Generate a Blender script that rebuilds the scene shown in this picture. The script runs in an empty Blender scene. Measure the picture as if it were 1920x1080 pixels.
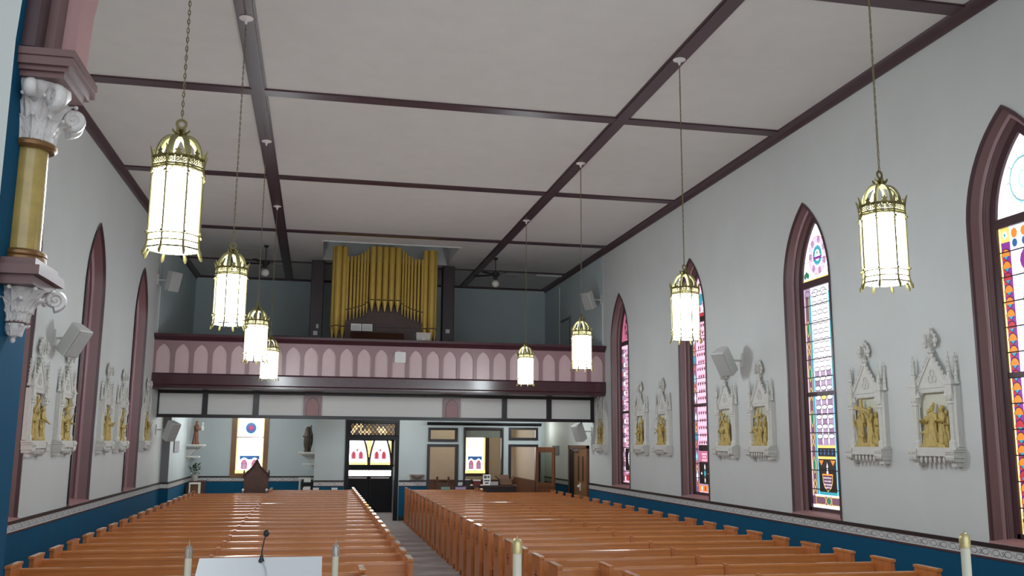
import bpy, bmesh, math, random
from math import sin, cos, pi, sqrt, atan2, radians
from mathutils import Vector, Matrix
random.seed(7)
SC = bpy.context.scene
COL = SC.collection

# ------------------------------------------------------------------ room numbers (metres)
XL, XR = -3.97, 7.53
ZC, YW = 7.443, 30.65
XC = (XL + XR) / 2
XBL, XBR = -1.066, 4.658
HC = 2.208
YG, YP, YV = 23.88, 24.94, 27.3      # gallery front, bulkhead, vestibule front

# ------------------------------------------------------------------ materials
def lin(c):
    c = c / 255.0
    return c / 12.92 if c <= 0.04045 else ((c + 0.055) / 1.055) ** 2.4
def rgb(r, g, b): return (lin(r), lin(g), lin(b), 1.0)
def mat(name, col, rough=0.6, metal=0.0, spec=0.5, noise=0.0, nscale=6.0, bump=0.0, bscale=60.0, stretch=(1, 1, 1), coat=0.0):
    m = bpy.data.materials.new(name); m.use_nodes = True
    nt = m.node_tree; N = nt.nodes; L = nt.links
    b = N['Principled BSDF']
    b.inputs['Base Color'].default_value = rgb(*col)
    b.inputs['Roughness'].default_value = rough
    b.inputs['Metallic'].default_value = metal
    b.inputs['Specular IOR Level'].default_value = spec
    b.inputs['Coat Weight'].default_value = coat
    b.inputs['Coat Roughness'].default_value = 0.12
    if noise or bump:
        tc = N.new('ShaderNodeTexCoord'); mp = N.new('ShaderNodeMapping')
        mp.inputs['Scale'].default_value = stretch
        L.new(tc.outputs['Object'], mp.inputs['Vector'])
    if noise:
        nz = N.new('ShaderNodeTexNoise'); nz.inputs['Scale'].default_value = nscale
        nz.inputs['Detail'].default_value = 6; nz.inputs['Roughness'].default_value = 0.6
        L.new(mp.outputs['Vector'], nz.inputs['Vector'])
        rp = N.new('ShaderNodeValToRGB')
        rp.color_ramp.elements[0].position = 0.28; rp.color_ramp.elements[1].position = 0.72
        d = [max(0, x * (1 - noise)) for x in rgb(*col)[:3]] + [1]
        l = [min(1, x * (1 + noise)) for x in rgb(*col)[:3]] + [1]
        rp.color_ramp.elements[0].color = d; rp.color_ramp.elements[1].color = l
        L.new(nz.outputs['Fac'], rp.inputs['Fac']); L.new(rp.outputs['Color'], b.inputs['Base Color'])
    if bump:
        n2 = N.new('ShaderNodeTexNoise'); n2.inputs['Scale'].default_value = bscale; n2.inputs['Detail'].default_value = 4
        L.new(mp.outputs['Vector'], n2.inputs['Vector'])
        bp = N.new('ShaderNodeBump'); bp.inputs['Strength'].default_value = bump; bp.inputs['Distance'].default_value = 0.01
        L.new(n2.outputs['Fac'], bp.inputs['Height']); L.new(bp.outputs['Normal'], b.inputs['Normal'])
    return m
def glow(name, col, strength, base=None):
    m = mat(name, base or col, 0.25)
    b = m.node_tree.nodes['Principled BSDF']
    b.inputs['Emission Color'].default_value = rgb(*col)
    b.inputs['Emission Strength'].default_value = strength
    return m

M = {}
M['wall'] = mat('white_wall_paint', (202, 205, 203), 0.62, noise=0.03, nscale=1.2, bump=0.05, bscale=40)
M['rear_wall'] = mat('pale_grey_blue_paint', (186, 196, 198), 0.6, noise=0.03, nscale=1.2)
M['loft_wall'] = mat('grey_loft_paint', (190, 200, 202), 0.6, noise=0.04, nscale=1.2)
M['ceil'] = mat('ceiling_board', (210, 205, 200), 0.75, noise=0.03, nscale=2.5, bump=0.15, bscale=25)
M['blue'] = mat('blue_dado_paint', (20, 80, 112), 0.75, spec=.10, noise=0.06, nscale=3)
M['cream_beige'] = mat('beige_room_paint', (198, 182, 158), 0.6, noise=0.04)
M['purple'] = mat('plum_paint', (114, 84, 84), 0.42, noise=0.06, nscale=5)
M['purple_dark'] = mat('dark_plum_paint', (74, 50, 55), 0.35, noise=0.08, nscale=6)
M['plum_gloss'] = mat('dark_plum_varnish', (70, 40, 46), 0.22, noise=0.1, nscale=8)
M['mauve'] = mat('mauve_paint', (150, 118, 121), 0.38, noise=0.04)
M['pink'] = mat('dusty_pink_paint', (206, 178, 179), 0.36, noise=0.03)
M['arch_pink'] = mat('arch_rose_paint', (168, 128, 128), 0.5, noise=0.04)
M['frame_dark'] = mat('dark_brown_frame_paint', (33, 23, 27), 0.35, noise=0.1, nscale=9)
M['near_black'] = mat('black_door_paint', (13, 14, 20), 0.5, spec=.3)
M['oak'] = mat('honey_oak', (190, 121, 64), 0.38, spec=.4, noise=0.16, nscale=5, stretch=(0.35, 5, 5), coat=0.22)
M['oak_end'] = mat('honey_oak_ends', (182, 110, 58), 0.36, spec=.4, noise=0.2, nscale=5, stretch=(5, 5, 0.45), coat=0.25)
M['oak_rail'] = mat('polished_oak_rail', (190, 120, 62), 0.2, noise=0.14, nscale=5, stretch=(0.35, 5, 5), coat=0.6)
M['oak_dark'] = mat('carved_oak', (122, 72, 42), 0.5)
M['carpet'] = mat('grey_carpet', (156, 148, 146), 0.95, noise=0.22, nscale=4, stretch=(0.6, 5, 1), bump=0.3, bscale=150)
M['brass'] = mat('brass', (118, 108, 66), 0.42, metal=0.6, noise=0.08, nscale=20)
M['brass_bright'] = mat('pale_brass', (150, 144, 104), 0.4, metal=0.5)
M['chain'] = mat('aged_brass_chain', (128, 118, 92), 0.45, metal=0.6)
M['white_metal'] = mat('white_canopy_enamel', (228, 220, 216), 0.4)
M['lamp_glass'] = glow('lit_lantern_glass', (232, 243, 248), 54.0, (240, 240, 240))
M['plaster'] = mat('white_plaster_carving', (206, 204, 198), 0.6, noise=0.06, nscale=14, bump=0.15, bscale=40)
M['stone_white'] = mat('white_carved_capital', (220, 214, 212), 0.4, noise=0.08, nscale=14, bump=0.8, bscale=26)
M['niche'] = mat('cream_niche', (206, 205, 188), 0.65)
M['panel_white'] = mat('white_panel_board', (232, 232, 228), 0.55)
M['follower'] = mat('polished_brass_follower', (206, 190, 140), .3, metal=.6)
M['gold'] = mat('antique_gold_relief', (190, 166, 98), 0.5, metal=0.1, noise=0.25, nscale=18, bump=0.9, bscale=38)
M['marble'] = mat('ochre_marble', (182, 156, 88), 0.18, noise=0.2, nscale=7, coat=0.4)
M['bronze'] = mat('brown_gilt_ring', (132, 96, 58), 0.35, metal=0.4)
M['pipe_gold'] = mat('gold_organ_pipe', (208, 172, 84), 0.4, metal=0.2, noise=0.06)
M['pipe_mouth'] = mat('organ_pipe_mouth', (40, 26, 14), 0.6)
M['case_wood'] = mat('dark_walnut', (74, 44, 34), 0.4, noise=0.2, nscale=6, stretch=(1, 6, 1))
M['post_dark'] = mat('dark_post_paint', (58, 42, 46), 0.4)
M['spk'] = mat('white_speaker_plastic', (206, 206, 202), 0.5)
M['spk_grille'] = mat('grey_speaker_grille', (172, 172, 170), 0.8, bump=0.4, bscale=300)
M['white'] = mat('white_plastic', (226, 226, 222), 0.45)
M['grey'] = mat('grey_paint', (112, 112, 116), 0.55)
M['fan'] = mat('dark_fan', (46, 40, 40), 0.4)
M['globe'] = mat('opal_globe', (214, 208, 200), 0.25)
M['wax'] = mat('ivory_wax', (226, 222, 204), 0.4)
M['black'] = mat('black_plastic', (20, 20, 22), 0.4)
M['cable'] = mat('pale_cable', (196, 200, 206), 0.5)
M['paper'] = mat('white_paper', (232, 232, 228), 0.7)
M['lectern_top'] = mat('white_lectern_board', (226, 228, 234), 0.4, noise=0.02)
M['leaf'] = mat('dark_green_leaf', (44, 66, 40), 0.5, noise=0.3)
M['pot'] = mat('grey_pot', (168, 162, 156), 0.6)
M['robe'] = mat('brown_robe', (118, 74, 58), 0.6, noise=0.15)
M['dark_statue'] = mat('dark_bronze_statue', (64, 54, 44), 0.5, noise=0.35, nscale=18)
M['skin'] = mat('painted_skin', (206, 170, 148), 0.5)
M['card'] = mat('brown_cardboard', (112, 84, 66), 0.8)
M['wood_mid'] = mat('brown_door_wood', (128, 88, 56), 0.4, noise=0.2, nscale=6, stretch=(5, 5, 0.4))
M['wood_red'] = mat('red_brown_wood', (100, 62, 42), 0.35, noise=0.2, nscale=6, stretch=(5, 5, 0.4))
M['teal_item'] = mat('teal_leaflet', (120, 168, 160), 0.7)
M['lilac_item'] = mat('lilac_leaflet', (170, 156, 196), 0.7)
M['dark_red'] = mat('dark_red_cloth', (110, 40, 40), 0.7)
M['pattern'] = mat('border_line_paint', (70, 66, 72), 0.6)
M['band'] = mat('white_border_band', (206, 205, 204), 0.55)
# stained glass
def G(n, c, s=1.0): M[n] = glow(n, c, s)
G('g_white', (252, 248, 252), 1.0); G('g_hot', (255, 255, 255), 9.0); G('g_lilac', (180, 152, 184), 0.75)
G('g_plum', (158, 128, 162), 0.65); G('g_mauve', (132, 96, 118), 0.55); G('g_purple', (104, 62, 88), 0.5); G('g_teal', (60, 160, 178), 0.85)
G('g_cyan', (150, 214, 226), 1.1); G('g_yellow', (236, 202, 110), 1.0); G('g_orange', (232, 132, 52), 0.95)
G('g_green', (60, 130, 100), 0.7); G('g_dark', (40, 28, 26), 0.35); G('g_pink', (240, 190, 214), 1.1)
G('g_rose', (196, 110, 140), 0.8); G('g_cream', (255, 238, 150), 1.25); G('g_blue', (52, 96, 150), 0.9)
G('g_red', (190, 60, 70), 0.8); G('g_violet', (140, 60, 150), 0.7); G('g_text', (238, 230, 246), 1.1)
G('g_amber', (150, 120, 60), 0.45); G('g_amber_lit', (250, 220, 165), 1.0); G('g_slate', (96, 100, 92), 0.4)
G('g_ice', (238, 240, 252), .97)
M['lead'] = mat('lead_came', (44, 38, 44), 0.6)

# ------------------------------------------------------------------ mesh builder
class MB:
    def __init__(s): s.v = []; s.f = []; s.m = []
    def add(s, vs, fs, mi=0, X=None):
        o = len(s.v)
        for p in vs:
            p = Vector(p)
            s.v.append(X @ p if X is not None else p)
        for f in fs: s.f.append([o + i for i in f]); s.m.append(mi)
    def box(s, a, b, mi=0, X=None):
        x0, y0, z0 = a; x1, y1, z1 = b
        s.add([(x0,y0,z0),(x1,y0,z0),(x1,y1,z0),(x0,y1,z0),(x0,y0,z1),(x1,y0,z1),(x1,y1,z1),(x0,y1,z1)],
              [(3,2,1,0),(4,5,6,7),(0,1,5,4),(1,2,6,5),(2,3,7,6),(3,0,4,7)], mi, X)
    def prism(s, poly, lo, hi, axis='y', mi=0, X=None):
        def P(a, b, t): return {'x': (t, a, b), 'y': (a, t, b), 'z': (a, b, t)}[axis]
        n = len(poly)
        vs = [P(a, b, lo) for a, b in poly] + [P(a, b, hi) for a, b in poly]
        fs = [list(range(n))[::-1], list(range(n, 2 * n))] + [(i, (i + 1) % n, n + (i + 1) % n, n + i) for i in range(n)]
        s.add(vs, fs, mi, X)
    def lathe(s, prof, c=(0, 0, 0), n=16, mi=0, X=None, sx=1, sy=1, fold=None):
        vs = []; fs = []
        k = len(prof)
        for j, (r, z) in enumerate(prof):
            for i in range(n):
                a = 2 * pi * i / n
                q = r * (fold(a, z) if fold else 1)
                vs.append((c[0] + q * cos(a) * sx, c[1] + q * sin(a) * sy, c[2] + z))
        for j in range(k - 1):
            for i in range(n):
                fs.append((j*n+i, j*n+(i+1) % n, (j+1)*n+(i+1) % n, (j+1)*n+i))
        fs.append(tuple(range(n))[::-1]); fs.append(tuple(range((k-1)*n, k*n)))
        s.add(vs, fs, mi, X)
    def ball(s, c, r, n=10, mi=0, X=None, sc=(1, 1, 1)):
        m = max(4, n // 2 + 1)
        prof = [(max(1e-4, r * sin(pi * j / m)), -r * cos(pi * j / m)) for j in range(m + 1)]
        Y = Matrix.Translation(Vector(c)) @ Matrix.Diagonal((sc[0], sc[1], sc[2], 1))
        s.lathe(prof, (0, 0, 0), n, mi, (X @ Y) if X is not None else Y)
    def tube(s, pts, r, n=8, mi=0, closed=False, X=None, flat=None):
        pts = [Vector(p) for p in pts]; k = len(pts)
        rs = r if isinstance(r, (list, tuple)) else [r] * k
        vs = []; fs = []
        up = None
        for j, p in enumerate(pts):
            a = pts[(j - 1) % k] if (closed or j > 0) else p
            b = pts[(j + 1) % k] if (closed or j < k - 1) else p
            t = (b - a).normalized()
            if up is None:
                up = Vector((0, 0, 1)) if abs(t.z) < 0.9 else Vector((0, 1, 0))
            u = up - t * up.dot(t)
            if u.length < 1e-5: u = t.orthogonal()
            u.normalize(); w = t.cross(u); up = u
            for i in range(n):
                an = 2 * pi * (i + 0.5) / n
                vs.append(p + (u * cos(an) + w * sin(an) * (flat or 1)) * rs[j])
        for j in range(k if closed else k - 1):
            j2 = (j + 1) % k
            for i in range(n): fs.append((j*n+i, j*n+(i+1) % n, j2*n+(i+1) % n, j2*n+i))
        if not closed:
            fs.append(tuple(range(n))[::-1]); fs.append(tuple(range((k-1)*n, k*n)))
        s.add(vs, fs, mi, X)
    def cyl(s, a, b, r, n=12, mi=0, X=None): s.tube([a, b], r, n, mi, False, X)
    def quadgrid(s, rows, mi=0, X=None, closed=False):
        k = len(rows[0]); vs = [p for r in rows for p in r]; fs = []
        for j in range(len(rows) - 1):
            for i in range(k if closed else k - 1):
                i2 = (i + 1) % k
                fs.append((j*k+i, j*k+i2, (j+1)*k+i2, (j+1)*k+i))
        s.add(vs, fs, mi, X)
    def build(s, name, mats, parent=None, angle=35, recalc=True, loc=None, bevel=0):
        me = bpy.data.meshes.new(name)
        if not isinstance(mats, (list, tuple)): mats = [mats]
        for m in mats: me.materials.append(M[m] if isinstance(m, str) else m)
        bm = bmesh.new()
        vv = [bm.verts.new(p) for p in s.v]
        for f, mi in zip(s.f, s.m):
            try: fc = bm.faces.new([vv[i] for i in f])
            except ValueError: continue
            fc.material_index = mi; fc.smooth = angle > 0
        if recalc: bmesh.ops.recalc_face_normals(bm, faces=bm.faces)
        bm.to_mesh(me); bm.free()
        if angle > 0: me.set_sharp_from_angle(angle=radians(angle))
        o = bpy.data.objects.new(name, me); COL.objects.link(o)
        if parent is not None: o.parent = parent
        if loc: o.location = loc
        if bevel:
            b = o.modifiers.new('bevel', 'BEVEL'); b.width = bevel; b.segments = 2; b.limit_method = 'ANGLE'
        return o

def empty(name, loc=(0, 0, 0), rz=0):
    o = bpy.data.objects.new(name, None); COL.objects.link(o)
    o.location = loc; o.rotation_euler = (0, 0, rz); o.empty_display_size = 0.1
    return o
def tag(o, label, cat, group=None):
    o['label'] = label; o['category'] = cat
    if group: o['group'] = group
    return o
def thing(name, loc, label, cat, group=None, rz=0): return tag(empty(name, loc, rz), label, cat, group)
def struct(o): o['kind'] = 'structure'; return o
CH = {}
def kids(o): return [c for c in bpy.data.objects if c.parent == o]
def copy_tree(o, parent=None):
    c = o.copy(); COL.objects.link(c); c.parent = parent
    for ch in kids(o): copy_tree(ch, c)
    return c
ORD = ['first','second','third','fourth','fifth','sixth','seventh','eighth','ninth','tenth','eleventh','twelfth','thirteenth','fourteenth','fifteenth','sixteenth','seventeenth','eighteenth','nineteenth','twentieth','twenty-first','twenty-second','twenty-third','twenty-fourth']

# pointed arch outline, open at the bottom, from left foot to right foot, as (s, z)
def arch(w, z0, zs, R, d=0.0, n=9):
    c = R - w; r = R - d; ta = math.acos(min(1, c / r)); pts = [(-(w - d), z0), (-(w - d), zs)]
    for i in range(1, n + 1):
        t = ta * i / n; pts.append((c - r * cos(t), zs + r * sin(t)))
    for i in range(n - 1, -1, -1):
        t = ta * i / n; pts.append((-c + r * cos(t), zs + r * sin(t)))
    pts.append((w - d, z0))
    return pts
def arch_R(w, rise): return (w * w + rise * rise) / (2 * w)
# wall plane with arched holes; P maps (s, z) to a point; holes = [(centre, w, sill, spring, R)]
def arched_plane(mb, P, s0, s1, z0, z1, holes, mi=0, n=9):
    holes = sorted(holes); a = s0
    for k, (c, w, zb, zs, R) in enumerate(holes):
        b = s1 if k == len(holes) - 1 else (c + holes[k + 1][0]) / 2
        mb.add([P(a, z0), P(b, z0), P(b, zb), P(a, zb)], [(0, 1, 2, 3)], mi)
        out = [(c + x, z) for x, z in arch(w, zb, zs, R, 0, n)]
        mb.add([P(a, zb), P(c - w, zb), P(c - w, zs), P(a, zs)], [(0, 1, 2, 3)], mi)
        mb.add([P(c + w, zb), P(b, zb), P(b, zs), P(c + w, zs)], [(0, 1, 2, 3)], mi)
        half = len(out) // 2
        L_ = [P(*q) for q in out[1:half + 1]]; R_ = [P(*q) for q in out[half:-1]]
        mb.add([P(a, zs)] + L_ + [P(c, z1), P(a, z1)], [tuple(range(len(L_) + 3))], mi)
        mb.add(R_ + [P(b, zs), P(b, z1), P(c, z1)], [tuple(range(len(R_) + 3))], mi)
        a = b
# ================================================================== THE SETTING
W_W, W_SILL, W_SPR, W_APEX = 0.68, 1.14, 4.75, 6.03
W_R = arch_R(W_W, W_APEX - W_SPR)
RWIN = [8.76, 13.25, 17.92, 22.62]
LWIN = [8.9, 13.35, 17.45, 21.9]
def wall_side(name, X, wins, sgn):
    mb = MB()
    P = lambda s, z: (X, s, z)
    arched_plane(mb, P, 5.1, YW, 0, ZC, [(c, W_W, W_SILL, W_SPR, W_R) for c in wins])
    # back faces of the wall, 0.5 m out
    P2 = lambda s, z: (X + sgn * 0.5, s, z)
    arched_plane(mb, P2, 5.1, YW, 0, ZC, [(c, W_W, W_SILL, W_SPR, W_R) for c in wins])
    return struct(mb.build(name, 'wall', angle=0, recalc=False))
wall_side('wall_right', XR, RWIN, 1)
wall_side('wall_left', XL, LWIN, -1)

# floor, platform
mb = MB(); mb.box((XL - 0.5, -6, -0.2), (XR + 0.5, YW + 0.3, 0)); struct(mb.build('floor', 'carpet', angle=0))
mb = MB(); mb.box((-3.4, -6, 0), (6.9, 5.9, 0.15)); mb.box((-3.4, -6, 0.15), (6.9, 5.6, 0.3)); mb.box((-3.4, -6, 0.3), (6.9, 5.3, 0.45))
pf = mb.build('floor_platform', 'carpet', angle=0); struct(pf)

# ceiling with the raised box over the organ
OX0, OX1, OY0, OY1 = -0.02, 3.62, 24.42, 27.05
mb = MB()
mb.box((XL - .4, 5.0, ZC), (XR + .4, OY0, ZC + .1)); mb.box((XL - .4, OY1, ZC), (XR + .4, YW + .2, ZC + .1))
mb.box((XL - .4, OY0, ZC), (OX0, OY1, ZC + .1)); mb.box((OX1, OY0, ZC), (XR + .4, OY1, ZC + .1))
struct(mb.build('ceiling', 'ceil', angle=0))
mb = MB()
mb.box((OX0 - .04, OY0 - .04, ZC + .1), (OX0, OY1 + .04, 8.3)); mb.box((OX1, OY0 - .04, ZC + .1), (OX1 + .04, OY1 + .04, 8.3))
mb.box((OX0, OY1, ZC + .1), (OX1, OY1 + .04, 8.3)); mb.box((OX0, OY0 - .04, ZC + .1), (OX1, OY0, 8.3)); mb.box((OX0, OY0, 8.3), (OX1, OY1, 8.35))
mb.box((OX0 - .03, OY0 - .05, ZC - .025), (OX1 + .03, OY0, ZC + .02))
struct(mb.build('ceiling_recess', 'wall', angle=0))

# ceiling ribs
ti = [0]
def trim(mb, m, nm=None, **k):
    ti[0] += 1
    return struct(mb.build(nm or 'trim_%d' % ti[0], m, **k))
for xb in (XBL, XBR):
    mb = MB(); mb.box((xb - .095, 5.2, ZC - .035), (xb + .095, YW, ZC + .02)); mb.box((xb - .125, 5.2, ZC - .015), (xb + .125, YW, ZC + .02))
    trim(mb, 'purple_dark', angle=0)
for yb in (9.2, 13.84, 18.5, 23.37, 27.56):
    mb = MB()
    if yb > 24.4:
        mb.box((XL, yb - .06, ZC - .03), (XR, yb + .06, ZC + .02))
    else:
        mb.box((XL, yb - .12, ZC - .03), (XR, yb + .12, ZC + .02))
    trim(mb, 'purple_dark', angle=0)
for X, sg in ((XR, -1), (XL, 1)):
    mb = MB()
    q = [(X, ZC - .13), (X + sg * .03, ZC - .13), (X + sg * .045, ZC - .06), (X + sg * .12, ZC - .03), (X + sg * .14, ZC + .01), (X, ZC + .01)]
    mb.prism(q, 5.2, YW, 'y'); trim(mb, 'purple_dark', angle=0)
mb = MB(); mb.box((XL, YW - .05, ZC - .07), (XR, YW, ZC)); trim(mb, 'purple_dark', angle=0)

# dado: blue paint, thin line, white band with interlace, dark top moulding
def dado(P, s0, s1, tmax=False, nrm=1):
    # P(s, t, z) -> point, t = distance out from the wall
    def bx(mb, z0, z1, t, mi=0):
        a = [P(s0, 0, z0), P(s1, 0, z0), P(s1, t, z0), P(s0, t, z0)]; b = [P(s0, 0, z1), P(s1, 0, z1), P(s1, t, z1), P(s0, t, z1)]
        mb.add(a + b, [(0,1,2,3),(4,5,6,7),(0,1,5,4),(1,2,6,5),(2,3,7,6),(3,0,4,7)], mi)
    mb = MB()
    bx(mb, 0, .955, .012, 0); bx(mb, .955, .98, .02, 1); bx(mb, .98, 1.085, .014, 2); bx(mb, 1.085, 1.132, .028, 3); bx(mb, 0, .12, .03, 3)
    # interlace painted on the band
    T = .0155
    def ribbon(pts, w=.0065):
        for (a, za), (b, zb) in zip(pts[:-1], pts[1:]):
            dx, dz = b - a, zb - za; l = sqrt(dx*dx+dz*dz) or 1; nx, nz = -dz/l*w/2, dx/l*w/2
            mb.add([P(a+nx, T, za+nz), P(b+nx, T, zb+nz), P(b-nx, T, zb-nz), P(a-nx, T, za-nz)], [(0,1,2,3)], 4)
    per = .36; zc = 1.0325; h = .03
    n = int(abs(s1 - s0) / per); d = (s1 - s0) / max(1, n)
    for i in range(n):
        b = s0 + i * d; u = d / .36
        def S(x): return b + x * u
        ribbon([(S(.02), zc), (S(.045), zc + h), (S(.11), zc + h), (S(.135), zc), (S(.11), zc - h), (S(.045), zc - h), (S(.02), zc)])
        ribbon([(S(.11), zc - h), (S(.15), zc - h * .6), (S(.175), zc + h * .2), (S(.16), zc + h * .7), (S(.135), zc + h * .3), (S(.16), zc - h), (S(.19), zc - h), (S(.215), zc + h * .2), (S(.235), zc + h)])
        ribbon([(S(.21), zc), (S(.235), zc + h), (S(.30), zc + h), (S(.325), zc), (S(.30), zc - h), (S(.235), zc - h), (S(.21), zc)])
        ribbon([(S(.335), zc - h), (S(.36), zc + h)])
    return trim(mb, ['blue', 'purple_dark', 'band', 'frame_dark', 'pattern'], angle=0)
dado(lambda s, t, z: (XR - t, s, z), 5.5, 25.42)
dado(lambda s, t, z: (XR - t, s, z), 27.48, YW)
dado(lambda s, t, z: (XL + t, s, z), 5.5, 26.1)

# jog in the left wall under the loft, painted grey on the face that looks forward
mb = MB(); mb.box((XL, 26.1, 0), (XL + .2, YW, 3.45)); struct(mb.build('wall_left_return', 'rear_wall', angle=0))
mb = MB(); mb.box((XL, 26.085, 1.13), (XL + .205, 26.1, 3.45)); trim(mb, 'grey', angle=0)
dado(lambda s, t, z: (XL + .2 + t, s, z), 26.1, YW)
dado(lambda s, t, z: (s, 26.1 - t, z), XL, XL + .23)

# rear wall (with loft part above), openings for the windows and outer doors left as real holes
def rear_wall():
    mb = MB(); holes = [(-2.46, -1.6, 1.2, 3.3), (.95, 2.45, 0, 2.42), (4.83, 5.6, 1.22, 3.0)]
    x = XL
    for a, b, z0, z1 in holes:
        mb.box((x, YW, 0), (a, YW + .3, 3.5)); 
        if z0 > 0: mb.box((a, YW, 0), (b, YW + .3, z0))
        mb.box((a, YW, z1), (b, YW + .3, 3.5)); x = b
    mb.box((x, YW, 0), (XR, YW + .3, 3.5))
    return struct(mb.build('wall_rear', 'rear_wall', angle=0))
rear_wall()
mb = MB(); mb.box((XL, YW - .02, 3.5), (XR, YW + .3, ZC)); struct(mb.build('wall_loft_rear', 'loft_wall', angle=0))
for nm, X, sg in (('wall_loft_left', XL, 1), ('wall_loft_right', XR, -1)):
    mb = MB(); mb.box((min(X, X + sg * .012), 23.95, 3.5), (max(X, X + sg * .012), YW, ZC)); struct(mb.build(nm, 'loft_wall', angle=0))
dado(lambda s, t, z: (s, YW - t, z), XL + .2, -.02)

# loft floor slab
mb = MB(); mb.box((XL, YP, 3.46), (XR, YW, 3.56)); struct(mb.build('floor_loft', 'ceil', angle=0))
mb = MB(); mb.box((XL, YG + .02, 3.47), (XR, YP, 3.56)); struct(mb.build('floor_loft_edge', 'purple_dark', angle=0))

# ------------------------------------------------------------------ gallery parapet
gal = empty('gallery', (XC, YG, 3.5)); struct(gal)
def rel(mb): 
    for i, p in enumerate(mb.v): mb.v[i] = p - Vector((XC, YG, 3.5))
    return mb
NA = 26; x0 = XL + .01; pit = (XR - XL - .02) / NA; aw = pit * .395
ZB, ZT = 3.82, 4.70
aR = arch_R(aw, .27)
mb = MB()
hl = [(x0 + pit * (i + .5), aw, ZB + .012, 4.29, aR) for i in range(NA)]
arched_plane(mb, lambda s, z: (s, YG, z), XL, XR, ZB, ZT, hl, 0, 6)
for c, w, zb, zs, R in hl:
    o = [(c + s, z) for s, z in arch(w, zb, zs, R, 0, 6)] + [(c + w, zb), (c - w, zb)]
    rows = [[(s, YG, z) for s, z in o], [(s, YG + .035, z) for s, z in o]]
    mb.quadgrid(rows, 1)
rel(mb).build('arcade_board', ['mauve', 'purple'], gal, angle=0, recalc=False)
mb = MB(); mb.box((XL, YG + .035, ZB), (XR, YG + .09, ZT)); rel(mb).build('arch_panel', 'pink', gal, angle=0)
mb = MB()
q = [(YG - .10, 4.70), (YG - .13, 4.74), (YG - .13, 4.80), (YG + .16, 4.80), (YG + .16, 4.68), (YG + .02, 4.64), (YG - .03, 4.64), (YG - .05, 4.68)]
mb.prism(q, XL, XR, 'x'); rel(mb).build('hand_rail', 'plum_gloss', gal, angle=0)
mb = MB()
q = [(YG + .1, 3.84), (YG - .05, 3.84), (YG - .07, 3.80), (YG - .07, 3.57), (YG - .04, 3.54), (YG - .04, 3.50), (YG + .3, 3.50), (YG + .3, 3.84)]
mb.prism(q, XL, XR, 'x'); rel(mb).build('fascia_beam', 'plum_gloss', gal, angle=0)
# bulkhead with white panels below
bk = empty('trim_bulkhead', (XC, YP, 2.8)); struct(bk)
def relb(mb):
    for i, p in enumerate(mb.v): mb.v[i] = p - Vector((XC, YP, 2.8))
    return mb
mb = MB(); mb.box((XL, YP + .02, 2.82), (XR, YP + .14, 3.46)); relb(mb).build('white_panel', 'panel_white', bk, angle=0)
mb = MB()
mb.box((XL, YP - .03, 3.40), (XR, YP + .02, 3.49)); mb.box((XL, YP - .03, 2.79), (XR, YP + .16, 2.875)); mb.box((XL, YP - .06, 2.79), (XR, YP - .03, 2.82))
for a, b in ((XL, -3.93), (-2.88, -2.75), (-1.63, -1.48), (4.92, 5.06), (6.17, 6.31), (7.43, XR)):
    mb.box((a, YP - .02, 2.87), (b, YP + .02, 3.41))
relb(mb).build('frame_rail', 'frame_dark', bk, angle=0)
for a, b in ((-.36, .11), (3.30, 3.78)):
    mb = MB(); c = (a + b) / 2; w = .15
    mb.box((a, YP - .025, 2.875), (b, YP + .02, 3.40), 0)
    o = arch(w, 2.88, 3.14, arch_R(w, .2), 0, 6)
    mb.prism([(c + s, z) for s, z in o], YP - .04, YP - .025, 'y', 1)
    o2 = arch(w + .018, 2.88, 3.14, arch_R(w + .018, .222), 0, 6)
    mb.prism([(c + s, z) for s, z in o2], YP - .03, YP - .024, 'y', 2)
    relb(mb).build('arched_pilaster_head', ['mauve', 'arch_pink', 'purple_dark'], bk, angle=0)

# ------------------------------------------------------------------ chancel arch (left pier visible)
AC, AW_, ASP = 2.175, 3.825, 4.31
def chancel():
    R = 4.0
    mb = MB()
    arched_plane(mb, lambda s, z: (s, 5.08, z), -8.0, 12.5, 0, 9.6, [(AC, AW_, .0, ASP, R)], 0, 14)
    struct(mb.build('wall_chancel', 'wall', angle=0, recalc=False))
    mb = MB(); mb.box((-6.2, -7, -.2), (-6, 5.08, 9.8)); mb.box((10.2, -7, -.2), (10.4, 5.08, 9.8)); mb.box((-6.2, -7, 9.6), (10.4, 5.08, 9.8)); struct(mb.build('chancel_shade_walls', 'wall', angle=0))  # unseen chancel sides and roof, added to shade the arch wall
    def loftring(name, prof, m):
        mb = MB(); rows = []
        for d, y in prof: rows.append([(AC + s, y, z) for s, z in arch(AW_, 0.0, ASP, R, d, 14)])
        mb.quadgrid(rows); return trim(mb, m, angle=30, recalc=False)
    loftring('a', [(0, 5.08), (0.0, 5.72)], 'blue')
    def ring(prof, m):
        mb = MB(); rows = []
        for d, y in prof: rows.append([(AC + s, y, z) for s, z in arch(AW_, ASP, ASP, R, d, 14)])
        mb.quadgrid(rows); return trim(mb, m, angle=30, recalc=False)
    ring([(0.0, 5.16), (.07, 5.16), (.08, 5.2), (.08, 5.28)], 'purple_dark')
    ring([(.08, 5.28), (.13, 5.28), (.14, 5.31), (.14, 5.38)], 'purple')
    ring([(.14, 5.38), (.165, 5.39), (.20, 5.42), (.21, 5.66), (0, 5.66)], 'arch_pink')
chancel()
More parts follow.
